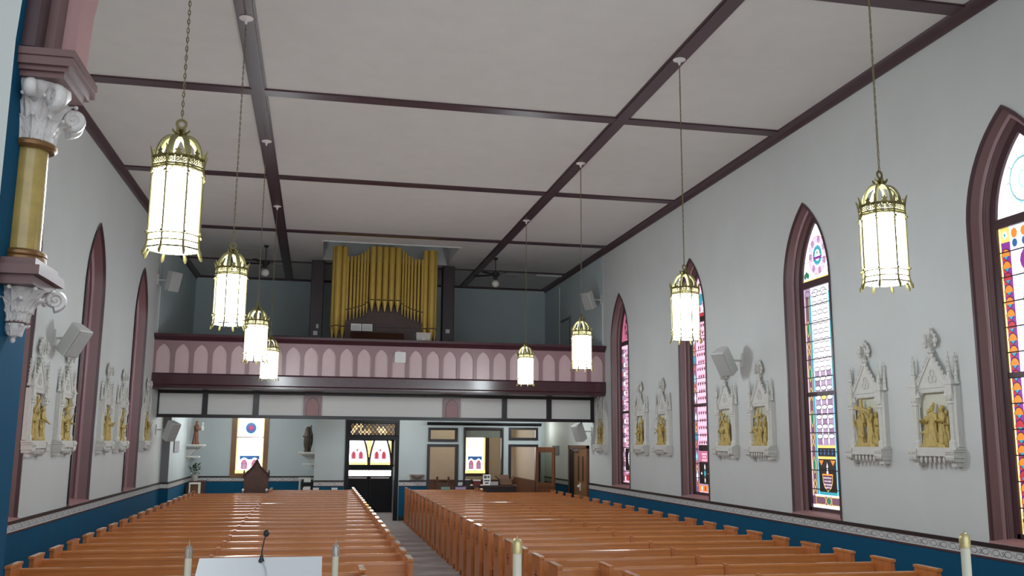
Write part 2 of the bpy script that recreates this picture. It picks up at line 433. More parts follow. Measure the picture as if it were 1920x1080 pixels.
# ================================================================== WINDOWS
def flat(mb, P, pts, mi): mb.add([P(s, z) for s, z in pts], [tuple(range(len(pts)))], mi)
class Glass:
    """leaded glass: flat coloured pieces in layers, dark came ribbons on top; local x = along the wall, y = depth (towards the room is -y)"""
    def __init__(s, mats): s.mb = MB(); s.mats = mats + ['lead']; s.lead = len(mats)
    def P(s, layer): return lambda a, z: (a, -0.0016 * layer, z)
    def poly(s, pts, c, layer=1): flat(s.mb, s.P(layer), pts, s.mats.index(c))
    def rect(s, a, b, z0, z1, c, layer=1): s.poly([(a, z0), (b, z0), (b, z1), (a, z1)], c, layer)
    def oval(s, x, z, rx, rz, c, layer=2, n=12): s.poly([(x + rx * cos(2*pi*i/n), z + rz * sin(2*pi*i/n)) for i in range(n)], c, layer)
    def vesica(s, x, z, rx, rz, c, layer=2):
        k = 6; pts = []
        for i in range(k): t = -1 + 2*i/k; pts.append((x + rx * (1 - t*t), z + rz * t))
        for i in range(k): t = 1 - 2*i/k; pts.append((x - rx * (1 - t*t), z + rz * t))
        s.poly(pts, c, layer)
    def line(s, pts, w=.012, c='lead', layer=6):
        mi = s.mats.index(c)
        for (a, za), (b, zb) in zip(pts[:-1], pts[1:]):
            dx, dz = b - a, zb - za; l = sqrt(dx*dx+dz*dz) or 1; nx, nz = -dz/l*w/2, dx/l*w/2
            flat(s.mb, s.P(layer), [(a+nx, za+nz), (b+nx, zb+nz), (b-nx, zb-nz), (a-nx, za-nz)], mi)
    def ring(s, x, z, r, w=.008, c='lead', layer=6, n=20, rz=None):
        s.line([(x + r*cos(2*pi*i/n), z + (rz or r)*sin(2*pi*i/n)) for i in range(n + 1)], w, c, layer)
    def done(s, parent, name='stained_glass'): return s.mb.build(name, s.mats, parent, angle=0, recalc=False)

GM = ['g_white','g_hot','g_lilac','g_mauve','g_purple','g_teal','g_cyan','g_yellow','g_orange','g_green','g_dark','g_pink','g_rose','g_cream','g_blue','g_red','g_violet','g_text','g_ice','g_plum']
GW, GZ0 = .56, 1.245            # half width and foot of the glass
ZT1, ZT2 = 4.72, 4.83           # transom
ZM1, ZM2 = 2.985, 3.045         # meeting rail
GR = arch_R(.56, 1.08)
def head_outline(d=0.0, n=12): return arch(GW, ZT2 - .02, 4.80, GR, d, n)
def glass_common(g, mirror, field, field_top, head_c, edge):
    g.rect(-GW, GW, GZ0, ZT1, field, 1)
    g.poly(head_outline(), head_c, 1)
    g.line(head_outline(.0), .018, edge, 4)
    z = GZ0
    while z < ZT1:
        g.line([(-GW, z), (GW, z)], .014, layer=8); z += .29
def x_column(g, c, z0, z1, base, line_c, gem):
    g.rect(c - .065, c + .065, z0, z1, base, 2)
    g.line([(c - .062, z0), (c - .062, z1)], .008, line_c, 4); g.line([(c + .062, z0), (c + .062, z1)], .008, line_c, 4)
    z = z0 + .1; k = 0
    while z < z1 - .2:
        if k % 2 == 0:
            g.line([(c - .05, z - .07), (c + .05, z + .07)], .012, line_c, 4); g.line([(c + .05, z - .07), (c - .05, z + .07)], .012, line_c, 4)
            g.line([(c - .05, z + .07), (c + .0, z + .14)], .012, line_c, 4); g.line([(c + .05, z + .07), (c, z + .14)], .012, line_c, 4)
        else:
            g.vesica(c, z, .05, .12, gem, 3); 
            g.line([(c - .0, z - .13), (c - .05, z - .04), (c - .05, z + .04), (c, z + .13)], .010, line_c, 4)
            g.line([(c, z - .13), (c + .05, z - .04), (c + .05, z + .04), (c, z + .13)], .010, line_c, 4)
        z += .36; k += 1
def g_ovals(parent):                                   # lilac field of white ovals, teal and plum borders, dark shield
    g = Glass(GM); glass_common(g, 1, 'g_lilac', 0, 'g_white', 'g_pink')
    g.rect(-.33, .33, 3.75, ZT1, 'g_ice', 1.5); g.rect(-.33, .33, 3.3, 3.75, 'g_pink', 1.5)
    for sg in (-1, 1):
        g.rect(sg * .56 - .015, sg * .56 + .015, GZ0, ZT1, 'g_white', 3)
        x_column(g, sg * .455, GZ0 + .2, ZT1 - .12, 'g_mauve', 'g_yellow', 'g_green')
        g.rect(sg * .35 - .03, sg * .35 + .03, GZ0 + .2, ZT1 - .12, 'g_teal', 3); g.rect(sg * .315 - .01, sg * .315 + .01, GZ0 + .2, ZT1 - .12, 'g_cyan', 4)
    z = 2.28; kk = 0
    while z < ZT1 - .12:
        for i, x in enumerate((-.2, 0, .2)):
            g.rect(x - .085, x + .085, z - .055, z + .055, ('g_plum' if (kk + i) % 3 == 0 else 'g_lilac') if z < 3.35 else 'g_white', 3)
            g.oval(x, z + .07, .098, .036, 'g_yellow' if (i == 1 and kk == 4) else 'g_white', 4)
            g.ring(x, z + .07, .098, .010, rz=.036)
        for x in (-.1, .1): g.vesica(x, z, .03, .06, 'g_white', 4); g.line([(x - .032, z - .05), (x - .032, z + .05)], .008); g.line([(x + .032, z - .05), (x + .032, z + .05)], .008)
        z += .15; kk += 1
    g.rect(-.3, .3, 2.17, 2.21, 'g_yellow', 5); g.rect(-.3, .3, 2.04, 2.17, 'g_dark', 5); g.rect(-.3, .3, 2.0, 2.04, 'g_yellow', 5)
    for x in (-.2, -.07, .07, .2): g.vesica(x, 2.105, .025, .05, 'g_blue', 6)
    g.rect(-.3, .3, 1.50, 2.0, 'g_dark', 5); g.rect(-.3, .3, 1.455, 1.5, 'g_teal', 5)
    for sg in (-1, 1): g.poly([(sg * .28, 1.98), (sg * .12, 1.98), (sg * .2, 1.9)], 'g_orange', 6)
    g.poly([(-.03, 1.87), (.03, 1.87), (0, 1.95)], 'g_white', 6); g.vesica(0, 1.80, .03, .06, 'g_white', 6)
    sh = [(-.17, 1.76), (.17, 1.76), (.16, 1.66), (.11, 1.57), (0, 1.51), (-.11, 1.57), (-.16, 1.66)]
    g.poly(sh, 'g_purple', 6); g.line(sh + [sh[0]], .012, 'g_yellow', 7); g.line([(-.18, 1.765), (.18, 1.765)], .02, 'g_orange', 7)
    g.rect(-GW, GW, 1.30, 1.43, 'g_mauve', 4)
    for a in (-.27, .27): g.line([(a - .17, 1.305), (a - .17, 1.425), (a + .14, 1.425), (a + .17, 1.365), (a + .14, 1.305), (a - .17, 1.305)], .012, 'g_yellow', 5)
    g.vesica(0, 1.365, .07, .06, 'g_green', 5); g.ring(0, 1.365, .085, .01, 'g_yellow', 6, 14, .062)
    g.rect(-GW, GW, GZ0, 1.30, 'g_white', 4); g.rect(-.47, .47, 1.43, 1.455, 'g_white', 5)
    z = ZT1 - .06
    for x in (-.42, -.14, .14, .42): g.ring(x, z - .04, .1, .01, rz=.06)
    # head: scalloped rosette
    c = (0, 5.22)
    for k in range(14):
        a = 2 * pi * k / 14; g.oval(c[0] + .25 * cos(a), c[1] + .25 * sin(a), .066, .066, 'g_lilac' if k % 2 else 'g_pink', 2, 8)
        g.poly([(c[0] + .14*cos(a-.12), c[1] + .14*sin(a-.12)), (c[0] + .24*cos(a), c[1] + .24*sin(a)), (c[0] + .14*cos(a+.12), c[1] + .14*sin(a+.12))], 'g_pink', 3)
    g.ring(c[0], c[1], .31, .012, 'g_rose', 3); g.ring(*c, .13, .07, 'g_teal', 4); g.rect(-.14, .14, 5.16, 5.2, 'g_violet', 5)
    for x in (-.1, 0, .1): g.oval(x, 5.26, .02, .03, 'g_green', 5, 6)
    for sg in (-1, 1):
        for k in range(3): g.oval(sg * (.38 + .05 * k), 4.93 + .03 * (k % 2), .05, .05, 'g_green', 3, 7)
    g.rect(-.54, .54, ZT2, ZT2 + .03, 'g_yellow', 3); g.line([(-.5, 5.15), (.5, 5.15)], .006)
    for (t, z, w) in (('DONATED BY', 1.712, 10), ('THOS M MEETE', 1.662, 12), ('AND ELIZABETH', 1.612, 13), ('McNETTE', 1.567, 7)):
        text('lettering', t, .036, 'g_text', parent, (0, GD - .014, z), (pi / 2, 0, 0), sx=.82 if w > 10 else 1.0)
    return g.done(parent)
def g_diamonds(parent):                                # pink field sprinkled with dark lozenges
    g = Glass(GM); glass_common(g, 1, 'g_pink', 0, 'g_pink', 'g_white')
    for sg in (-1, 1):
        g.rect(sg * .475 - .085, sg * .475 + .085, GZ0, ZT1, 'g_mauve', 2)
        z = GZ0 + .12; k = 0
        while z < ZT1 - .1:
            c = sg * .475
            if k % 2: g.poly([(c - .055, z), (c, z - .11), (c + .055, z), (c, z + .11)], ['g_white', 'g_cyan', 'g_teal', 'g_ice'][(k // 2) % 4], 3)
            else: g.ring(c, z + .05, .05, .016, 'g_orange', 3, 10); g.ring(c, z - .05, .05, .016, 'g_yellow' if k % 4 else 'g_rose', 3, 10)
            z += .2; k += 1
        g.rect(sg * .365 - .022, sg * .365 + .022, GZ0, ZT1, 'g_lilac', 3)
        g.rect(sg * .56 - .012, sg * .56 + .012, GZ0, ZT1, 'g_teal', 3)
    z = 2.25; k = 0
    while z < ZT1 - .05:
        for i in range(5):
            x = -.27 + .135 * i + (.067 if k % 2 else 0); z_ = z
            if x < .33: g.poly([(x - .036, z), (x, z - .052), (x + .036, z), (x, z + .052)], 'g_dark', 3.5); g.poly([(x + .045, z + .02), (x + .067, z - .03), (x + .09, z + .02), (x + .067, z + .05)], 'g_rose', 3)
        z += .15; k += 1
    for x in (-.2, -.065, .065, .2): g.line([(x, 2.2), (x, ZT1)], .005)
    g.rect(-.34, .34, 2.08, 2.2, 'g_dark', 4); g.rect(-.34, .34, 1.86, 2.08, 'g_rose', 4)
    g.rect(-.34, .34, 1.42, 1.86, 'g_dark', 4); g.oval(0, 1.63, .06, .06, 'g_teal', 5)
    for z in (1.76, 1.5): g.vesica(0, z, .03, .06, 'g_white', 5)
    for x in (-.2, .2): g.vesica(x, 1.63, .03, .03, 'g_white', 5)
    g.rect(-.34, .34, 1.39, 1.42, 'g_lilac', 4); g.rect(-.34, .34, 1.27, 1.39, 'g_orange', 4)
    for x in (-.2, 0, .2): g.oval(x, 1.33, .05, .05, 'g_cyan' if x else 'g_red', 5)
    for k, (t, z) in enumerate((('DONATED', 2.015), ('BY THE', 1.955), ('SODALITY', 1.895))):
        text('lettering', t, .05, 'g_text', parent, (0, GD - .014, z), (pi / 2, 0, 0))
    c = (0, 5.2)
    for k in range(10):
        a = 2 * pi * k / 10; g.oval(.22 * cos(a), 5.2 + .22 * sin(a), .06, .06, 'g_rose' if k % 2 else 'g_white', 2, 8)
    g.oval(0, 5.2, .13, .13, 'g_teal', 3); g.ring(0, 5.2, .3, .014); g.rect(-.5, .5, ZT2, ZT2 + .08, 'g_red', 2); g.line([(-.5, 5.1), (.5, 5.1)], .008)
    for x in (-.35, .35): g.oval(x, 4.98, .05, .05, 'g_green', 3)
    return g.done(parent)
def g_lattice(parent):                                 # plum and white small panes
    g = Glass(GM); glass_common(g, 1, 'g_pink', 0, 'g_rose', 'g_white')
    k = 0; z = GZ0 + .04
    while z < ZT1 - .1:
        for i in range(8):
            x = -GW + .14 * i
            if i in (0, 7): g.rect(x, x + .14, z, z + .12, ['g_mauve', 'g_rose', 'g_lilac'][k % 3], 2)
            elif i in (1, 6): g.rect(x, x + .14, z, z + .12, 'g_lilac' if k % 2 else 'g_white', 2)
            else: g.poly([(x + .07, z + .01), (x + .13, z + .06), (x + .07, z + .11), (x + .01, z + .06)], 'g_mauve' if (k + i) % 3 else 'g_lilac', 2)
            g.line([(x, z), (x, z + .12)], .008)
        g.line([(-GW, z), (GW, z)], .008); z += .12; k += 1
    g.rect(-.34, .34, 1.55, 2.1, 'g_dark', 4); g.vesica(0, 1.85, .08, .18, 'g_white', 5); g.rect(-.3, .3, 1.3, 1.45, 'g_red', 4)
    for kk in range(8):
        a = 2 * pi * kk / 8; g.oval(.2 * cos(a), 5.2 + .2 * sin(a), .07, .07, 'g_purple', 2, 8)
    g.ring(0, 5.2, .3, .014)
    return g.done(parent)
def g_scales(parent):                                  # orange scales on violet, gold edge, pale centre
    g = Glass(GM); glass_common(g, 1, 'g_ice', 0, 'g_white', 'g_pink')
    for sg in (-1, 1):
        g.rect(sg * .545 - .012, sg * .545 + .012, GZ0, ZT1, 'g_cream', 3)
        g.rect(sg * .445 - .085, sg * .445 + .085, GZ0, ZT1 - .17, 'g_violet', 2)
        z = GZ0 + .06; k = 0
        while z < ZT1 - .22:
            c = sg * .445; n = 10
            arc = [(c + .082 * cos(pi * i / n), z + .085 * sin(pi * i / n)) for i in range(n + 1)]
            g.poly(arc, 'g_orange' if k % 4 else 'g_red', 3); g.line(arc, .009)
            g.poly([(c - .05, z), (c + .05, z), (c, z - .045)], 'g_teal', 4); g.line([(c - .05, z), (c, z - .045), (c + .05, z)], .006)
            g.rect(c - .085, c, z - .05, z + .0, 'g_red', 2.5)
            z += .14; k += 1
        g.rect(sg * .445 - .085, sg * .445 + .085, ZT1 - .17, ZT1, 'g_yellow', 2); g.oval(sg * .445, ZT1 - .085, .045, .05, 'g_white', 3, 8); g.oval(sg * .445, ZT1 - .085, .02, .02, 'g_teal', 4, 6)
        g.rect(sg * .34 - .015, sg * .34 + .015, GZ0, ZT1, 'g_white', 3)
    for x in (-.27, -.09, .09, .27): g.oval(x, ZT1 - .085, .06, .06, 'g_orange', 3, 8); g.oval(x, ZT1 - .2, .05, .05, 'g_blue', 3, 8)
    z = 1.6
    while z < 4.4:
        g.vesica(0, z, .2, .2, 'g_violet' if int(z * 10) % 2 else 'g_red', 3); g.vesica(0, z, .12, .13, 'g_cream', 4); z += .45
    g.rect(-.54, .54, GZ0, 1.42, 'g_orange', 4); g.rect(-.54, .54, 1.38, 1.42, 'g_purple', 5)
    g.ring(0, 5.22, .27, .022, 'g_cyan', 3); g.ring(0, 5.22, .255, .008); g.ring(0, 5.22, .10, .02, 'g_cyan', 3)
    for k in range(10):
        a = 2 * pi * k / 10; g.line([(.27 * cos(a), 5.22 + .27 * sin(a)), (.33 * cos(a), 5.22 + .33 * sin(a))], .006)
    return g.done(parent)

def text(name, s, size, m, parent, loc, rot, sx=1.0, ext=.0006):
    cu = bpy.data.curves.new(name, 'FONT'); cu.body = s; cu.size = size; cu.extrude = ext
    cu.align_x = 'CENTER'; cu.align_y = 'CENTER'; cu.space_character = 1.05
    cu.materials.append(M[m]); o = bpy.data.objects.new(name, cu); COL.objects.link(o)
    o.parent = parent; o.location = loc; o.rotation_euler = rot; o.scale = (sx, 1, 1)
    return o
GD = .25                                               # depth of the glass behind the wall face
def casing_parts(root):
    A = lambda d, y: [(s, y, z) for s, z in arch(W_W + .0, W_SILL, W_SPR, W_R, d, 12)]
    mb = MB(); mb.quadgrid([A(-.035, -.012), A(-.035, -.02), A(0.0, -.02), A(.01, .01)], 0)
    mb.quadgrid([A(.01, .01), A(.05, .10)], 1)
    roll = [(.05 + .03 * sin(pi * k / 6) + .008 * k / 6, .10 + .045 * k / 6) for k in range(7)]
    mb.quadgrid([A(d, y) for d, y in roll], 2)
    mb.quadgrid([A(.058, .145), A(.085, .168), A(.095, .168), A(.115, .21)], 1)
    mb.build('casing', ['purple_dark', 'purple', 'mauve'], root, angle=30, recalc=False)
    mb = MB(); mb.quadgrid([A(.115, .21), A(.212, .21), A(.212, .27)], 0)
    mb.box((-.52, .21, W_SILL + .02), (.52, .28, 1.25)); mb.box((-.52, .205, ZT1), (.52, .28, ZT2)); mb.box((-.52, .225, ZM1), (.52, .28, ZM2))
    mb.build('sash_frame', 'purple_dark', root, angle=30, recalc=False)
    mb = MB(); q = [(-.035, W_SILL - .005), (-.035, W_SILL + .02), (.0, W_SILL + .025), (.24, W_SILL + .06), (.24, W_SILL - .005)]
    mb.prism(q, -.71, .71, 'x'); mb.build('window_sill', 'arch_pink', root, angle=0)
    mb = MB(); mb.box((-.7, .285, 1.1), (.7, .30, 6.05)); mb.build('outer_board', 'purple_dark', root, angle=0)
wn = [0]
def nave_window(X, Y, side, fn):
    wn[0] += 1
    # local +x runs along the wall, local +y points out of the room
    root = struct(empty('window_%d' % wn[0], (X, Y, 0), -pi / 2 if side > 0 else pi / 2))
    casing_parts(root)
    root.scale.y = .88 if side > 0 else 1.5
    g = fn(root); g.location.y = GD; g.scale.x = .84
    return root
for Y, fn in zip(RWIN, (g_scales, g_ovals, g_diamonds, g_lattice)): nave_window(XR, Y, 1, fn)
for Y, fn in zip(LWIN, (g_lattice, g_scales, g_lattice, g_diamonds)): nave_window(XL, Y, -1, fn)

# rear windows and outer doors
def rear_glass(g, a, b, z0, z1, roundel=False):
    w = b - a; c = (a + b) / 2
    g.rect(a, b, z0, z1, 'g_hot', 1)
    for x0_, x1_ in ((a, a + .05), (b - .05, b)): g.rect(x0_, x1_, z0, z1, 'g_cream', 2)
    g.rect(a, b, z0, z0 + .1, 'g_cream', 2)
    g.rect(c - w * .36, c + w * .36, z0 + .42, z0 + .55, 'g_blue', 2)
    for s in (-1, 1):
        x = c + s * w * .19
        g.poly([(x + p, z0 + .12 + q) for p, q in arch(w * .175, 0, .2, arch_R(w * .175, .17), 0, 6)], 'g_white', 3)
        g.poly([(x + p, z0 + .14 + q) for p, q in arch(w * .11, 0, .16, arch_R(w * .11, .13), 0, 6)], 'g_rose', 4)
        g.poly([(x + p * .45, z0 + .16 + q * .7) for p, q in arch(w * .11, 0, .16, arch_R(w * .11, .13), 0, 6)], 'g_lilac', 5)
    if roundel:
        g.oval(c, 2.62, .18, .19, 'g_cyan', 2, 18); g.oval(c, 2.62, .155, .165, 'g_blue', 3, 18); g.oval(c, 2.62, .09, .095, 'g_violet', 4, 12); g.oval(c, 2.62, .05, .05, 'g_red', 5, 8)
        for s in (-1, 1):
            for z in (2.55, 2.69): g.line([(c + s * .3, z), (c + s * .38, z + .01)], .02, 'lead', 5)
    for z in (z0 + .3, z0 + .62): g.line([(a, z), (b, z)], .007)
wn[0] += 1
rw = struct(empty('window_%d' % wn[0], (0, YW, 0)))
g = Glass(GM); rear_glass(g, -2.45, -1.61, 1.21, 3.3, True); g.done(rw).location.y = .1
mb = MB()
for a, b in ((-2.60, -2.44), (-1.62, -1.48)): mb.box((a, -.045, 1.12), (b, .12, 3.45))
mb.box((-2.60, -.05, 1.09), (-1.48, .12, 1.215)); mb.box((-2.45, .06, 2.32), (-1.61, .09, 2.35)); mb.box((-2.45, .101, 1.2), (-1.61, .14, 3.3))
mb.build('window_frame', 'wood_mid', rw, angle=0)
wn[0] += 1
rw = struct(empty('window_%d' % wn[0], (0, YW, 0)))
g = Glass(GM); rear_glass(g, 4.84, 5.50, 1.22, 3.0); g.done(rw).location.y = .1
mb = MB(); mb.box((4.78, -.03, 1.14), (5.62, .12, 1.22)); mb.box((5.50, -.03, 1.14), (5.62, .12, 3.05)); mb.box((4.78, -.03, 1.14), (4.84, .12, 3.05)); mb.box((4.84, .101, 1.2), (5.5, .14, 3.0))
mb.build('window_frame', 'purple_dark', rw, angle=0)
# ------------------------------------------------------------------ outer doors at the end of the aisle
dr = struct(empty('door_1', (1.69, YW, 0)))
def dbox(mb, a, b, mi=0): mb.box((a[0] - 1.69, a[1] - YW, a[2]), (b[0] - 1.69, b[1] - YW, b[2]), mi)
for nm, a, b in (('door_leaf', .98, 1.695), ('door_leaf', 1.705, 2.41)):
    mb = MB(); dbox(mb, (a, YW - .06, .02), (b, YW + .0, 1.14)); dbox(mb, (a, YW - .06, 1.31), (b, YW, 1.47)); dbox(mb, (a, YW - .06, 1.14), (a + .004, YW, 1.32)); dbox(mb, (b - .004, YW - .06, 1.14), (b, YW, 1.32))
    dbox(mb, (a + .1, YW - .07, .2), (b - .1, YW - .055, .95))
    lf = mb.build(nm, 'near_black', dr, angle=0)
    mb = MB(); dbox(mb, (a + .004, YW - .05, 1.14), (b - .004, YW - .03, 1.31)); mb.build('door_pane', 'g_hot', lf, angle=0)
    mb = MB(); dbox(mb, (a + .06, YW - .11, 1.06), (b - .06, YW - .085, 1.095)); dbox(mb, (a + .06, YW - .1, 1.06), (a + .09, YW - .05, 1.095)); dbox(mb, (b - .09, YW - .1, 1.06), (b - .06, YW - .05, 1.095)); mb.build('push_bar', 'white_metal', lf, angle=0)
g = Glass(GM)
for c, w in ((1.315, .335), (2.05, .335)):
    g.rect(c - w, c + w, 1.48, 2.25, 'g_hot', 1)
    for s in (-1, 1): g.rect(c + s * w - .05, c + s * w + .05, 1.48, 2.25, 'g_cream', 2)
    g.rect(c - w, c + w, 1.48, 1.57, 'g_cream', 2)
    for s in (-1, 1):
        x = c + s * .115
        g.poly([(x + p, 1.66 + q) for p, q in arch(.095, 0, .15, arch_R(.095, .16), 0, 6)], 'g_white', 3)
        g.poly([(x + p, 1.67 + q) for p, q in arch(.068, 0, .13, arch_R(.068, .12), 0, 6)], 'g_rose', 4)
        g.poly([(x + p * .5, 1.70 + q * .8) for p, q in arch(.068, 0, .13, arch_R(.068, .12), 0, 6)], 'g_red', 5)
    g.poly([(c - .06, 1.99), (c + .06, 1.99), (c, 1.88)], 'g_rose', 4)
    for s in (-1, 1): g.poly([(c + s * .2, 1.99), (c + s * .14, 1.99), (c + s * .2, 1.93)], 'g_teal', 4)
g.rect(1.62, 1.76, 1.48, 2.25, 'g_cream', 1)
go = g.done(dr, 'transom_glass'); go.location = (-1.69, -.02, 0)
mb = MB(); dbox(mb, (.9, YW - .05, 1.44), (2.5, YW + .02, 1.49)); dbox(mb, (.9, YW - .05, 2.25), (2.5, YW + .02, 2.42)); dbox(mb, (.88, YW - .05, 0), (.98, YW + .02, 2.42)); dbox(mb, (2.40, YW - .05, 0), (2.46, YW + .02, 2.42)); dbox(mb, (.98, YW + .001, 0), (2.4, YW + .03, 2.3))
mb.build('door_frame', 'near_black', dr, angle=0)
mb = MB()
for c0, s in ((1.69, -1), (1.69, 1), (2.42, -1)):
    pts = [(c0 + s * .02 + s * .14 * (k / 8) ** 1.8, YW - .035, 1.48 + .78 * k / 8) for k in range(9)]
    mb.tube([(p[0] - 1.69, p[1] - YW, p[2]) for p in pts], .036, 6)
mb.build('arch_mullion', 'purple_dark', dr)

# ------------------------------------------------------------------ vestibule front across the rear of the nave
def vbox(mb, x0, x1, z0, z1, y0=YV, y1=YV + .1, mi=0): mb.box((x0, y0, z0), (x1, y1, z1), mi)
mb = MB()
holes = [(.84, 2.33, 0, 2.86), (3.22, 4.04, 0, 2.12), (3.22, 4.04, 2.27, 2.6), (4.26, 5.42, .93, 2.63), (5.62, 6.47, 0, 2.14), (5.62, 6.47, 2.32, 2.63)]
vbox(mb, -.02, .84, 0, 3.46); vbox(mb, .84, 2.33, 2.86, 3.46); vbox(mb, 2.33, 3.22, 0, 3.46)
vbox(mb, 3.22, 4.04, 2.12, 2.27); vbox(mb, 3.22, 4.04, 2.6, 3.46); vbox(mb, 4.04, 4.26, 0, 3.46); vbox(mb, 4.26, 5.42, 0, .93); vbox(mb, 4.26, 5.42, 2.63, 3.46)
vbox(mb, 5.42, 5.62, 0, 3.46); vbox(mb, 5.62, 6.47, 2.14, 2.32); vbox(mb, 5.62, 6.47, 2.63, 3.46); vbox(mb, 6.47, 6.58, 0, 3.46)
struct(mb.build('wall_vestibule', 'rear_wall', angle=0))
mb = MB(); mb.box((-.02, YV + .1, 0), (.08, YW, 3.46)); struct(mb.build('wall_vestibule_left', 'wall', angle=0))
mb = MB(); mb.box((6.48, YV + .1, 0), (6.58, YW, 3.46)); struct(mb.build('wall_vestibule_right', 'cream_beige', angle=0))
mb = MB(); mb.box((2.52, YV + .1, 0), (2.60, YW, 3.46)); mb.box((.76, YV + .1, 0), (.84, YW, 3.46)); struct(mb.build('wall_passage', 'band', angle=0))
mb = MB(); mb.box((2.6, YW - .012, 0), (4.78, YW - .002, 3.4)); mb.box((5.62, YW - .012, 0), (6.48, YW - .002, 3.4)); mb.box((4.78, YW - .012, 0), (5.62, YW - .002, 1.12)); struct(mb.build('wall_vestibule_rear', 'cream_beige', angle=0))
mb = MB(); mb.box((2.6, YW - .05, 0), (6.48, YW - .012, .99)); mb.box((2.6, YW - .08, .97), (6.48, YW - .012, 1.02)); mb.box((6.43, YV + .12, 0), (6.48, YW - .08, 1.08)); mb.box((6.41, YV + .12, 1.08), (6.48, YW - .08, 1.12)); trim(mb, 'wood_red', angle=0)
# frames
def frame(nm, x0, x1, z0, z1, w, parent_y=YV, sill=True, m='frame_dark', deep=.13):
    mb = MB(); y0 = YV - .035; y1 = YV + deep
    vbox(mb, x0 - w, x0, z0, z1 + w, y0, y1); vbox(mb, x1, x1 + w, z0, z1 + w, y0, y1); vbox(mb, x0, x1, z1, z1 + w, y0, y1)
    if sill: vbox(mb, x0 - w, x1 + w, z0 - w, z0, y0, y1)
    return trim(mb, m, angle=0)
frame('f', .95, 2.24, 0, 2.27, .12, sill=False, m='near_black'); 
mb = MB(); vbox(mb, .83, 2.36, 2.75, 2.88, YV - .04, YV + .13); vbox(mb, .83, .95, 2.38, 2.8, YV - .035, YV + .12); vbox(mb, 2.24, 2.36, 2.38, 2.8, YV - .035, YV + .12); trim(mb, 'near_black', angle=0)
frame('f', 3.26, 4.01, 0, 2.08, .085, sill=False); frame('f', 3.27, 4.0, 2.31, 2.57, .07)
frame('f', 4.31, 5.38, .98, 2.60, .06); frame('f', 5.67, 6.42, 0, 2.1, .075, sill=False); frame('f', 5.67, 6.42, 2.37, 2.6, .07)
mb = MB(); mb.prism([(YV - .12, 2.80), (YV - .12, 2.76), (YV - .05, 2.72), (YV, 2.72), (YV, 2.80)], 3.16, 6.58, 'x'); trim(mb, 'near_black', angle=0)
# panes: transom pieces and the valance of the middle opening
def pane(nm, x0, x1, z0, z1, m, y=YV + .05):
    mb = MB(); vbox(mb, x0, x1, z0, z1, y, y + .012); return struct(mb.build(nm, m, angle=0))
def clear(name, tint):
    m = mat(name, tint, 0.05); b = m.node_tree.nodes['Principled BSDF']; b.inputs['Transmission Weight'].default_value = 1.0; b.inputs['IOR'].default_value = 1.02
    M[name] = m
clear('clear_glass', (238, 240, 236)); clear('smoked_glass', (196, 200, 190)); M['valance'] = mat('grey_green_valance', (110, 114, 104), 0.6, noise=.1)
pane('window_pane_1', 3.26, 4.01, 2.3, 2.58, 'clear_glass'); pane('window_pane_2', 5.66, 6.43, 2.36, 2.61, 'clear_glass'); pane('window_pane_3', 4.31, 5.38, .98, 2.36, 'clear_glass')
pane('window_pane_4', 4.31, 5.38, 2.36, 2.60, 'valance')
# lattice transom above the passage
lt = struct(empty('trim_lattice', (1.6, YV, 2.575)))
mb = MB(); x0_, x1_, z0_, z1_ = -.635, .635, -.165, .165
k = 0; nd = 11; dx = (x1_ - x0_) / nd; dz = (z1_ - z0_) / 2
for r in range(-1, 4):
    for i in range(-1, nd + 1):
        for off in (0, .5):
            cx = x0_ + dx * (i + .5 + off); cz = z0_ + dz * (r + .5 + off)
            if cx - dx/2 < x0_ - .001 or cx + dx/2 > x1_ + .001 or cz - dz/2 < z0_ - .001 or cz + dz/2 > z1_ + .001: continue
            random.seed(i * 31 + r * 7 + int(off * 10)); v = random.random()
            mb.add([(cx, .03, cz - dz/2), (cx + dx/2, .03, cz), (cx, .03, cz + dz/2), (cx - dx/2, .03, cz)], [(0, 1, 2, 3)], 0 if v < .25 else (1 if v < .6 else 2))
mb.build('lattice_glass', ['g_slate', 'g_amber', 'g_amber_lit'], lt, angle=0, recalc=False)
mb = MB()
mb.box((x0_ - .02, .032, z0_ - .02), (x1_ + .02, .05, z1_ + .02))
def clipline(p, q):
    # keep the part of the bar inside the frame
    t0, t1 = 0.0, 1.0; d = (q[0]-p[0], q[1]-p[1])
    for a, lo, hi in ((0, x0_, x1_), (1, z0_, z1_)):
        if abs(d[a]) < 1e-9: continue
        ta, tb = (lo - p[a]) / d[a], (hi - p[a]) / d[a]
        t0 = max(t0, min(ta, tb)); t1 = min(t1, max(ta, tb))
    if t1 - t0 < .02: return
    mb.cyl((p[0]+d[0]*t0, .012, p[1]+d[1]*t0), (p[0]+d[0]*t1, .012, p[1]+d[1]*t1), .0155, 4)
for i in range(-6, nd + 6):
    X0 = x0_ + dx * i
    clipline((X0, z0_), (X0 + dx * 2, z1_)); clipline((X0 + dx * 2, z0_), (X0, z1_))
mb.build('lattice_bars', 'case_wood', lt, angle=0)
mb = MB(); mb.box((-.655, -.035, z1_), (.655, .05, z1_ + .03)); mb.box((-.655, -.035, z0_ - .03), (.655, .05, z0_)); mb.box((-.655, -.035, z0_ - .03), (x0_, .05, z1_ + .03)); mb.box((x1_, -.035, z0_ - .03), (.655, .05, z1_ + .03)); mb.build('lattice_frame', 'near_black', lt, angle=0)
dado(lambda s, t, z: (s, YV - t, z), -.02, .82); dado(lambda s, t, z: (s, YV - t, z), 2.38, 3.17); dado(lambda s, t, z: (s, YV - t, z), 4.1, 4.24)
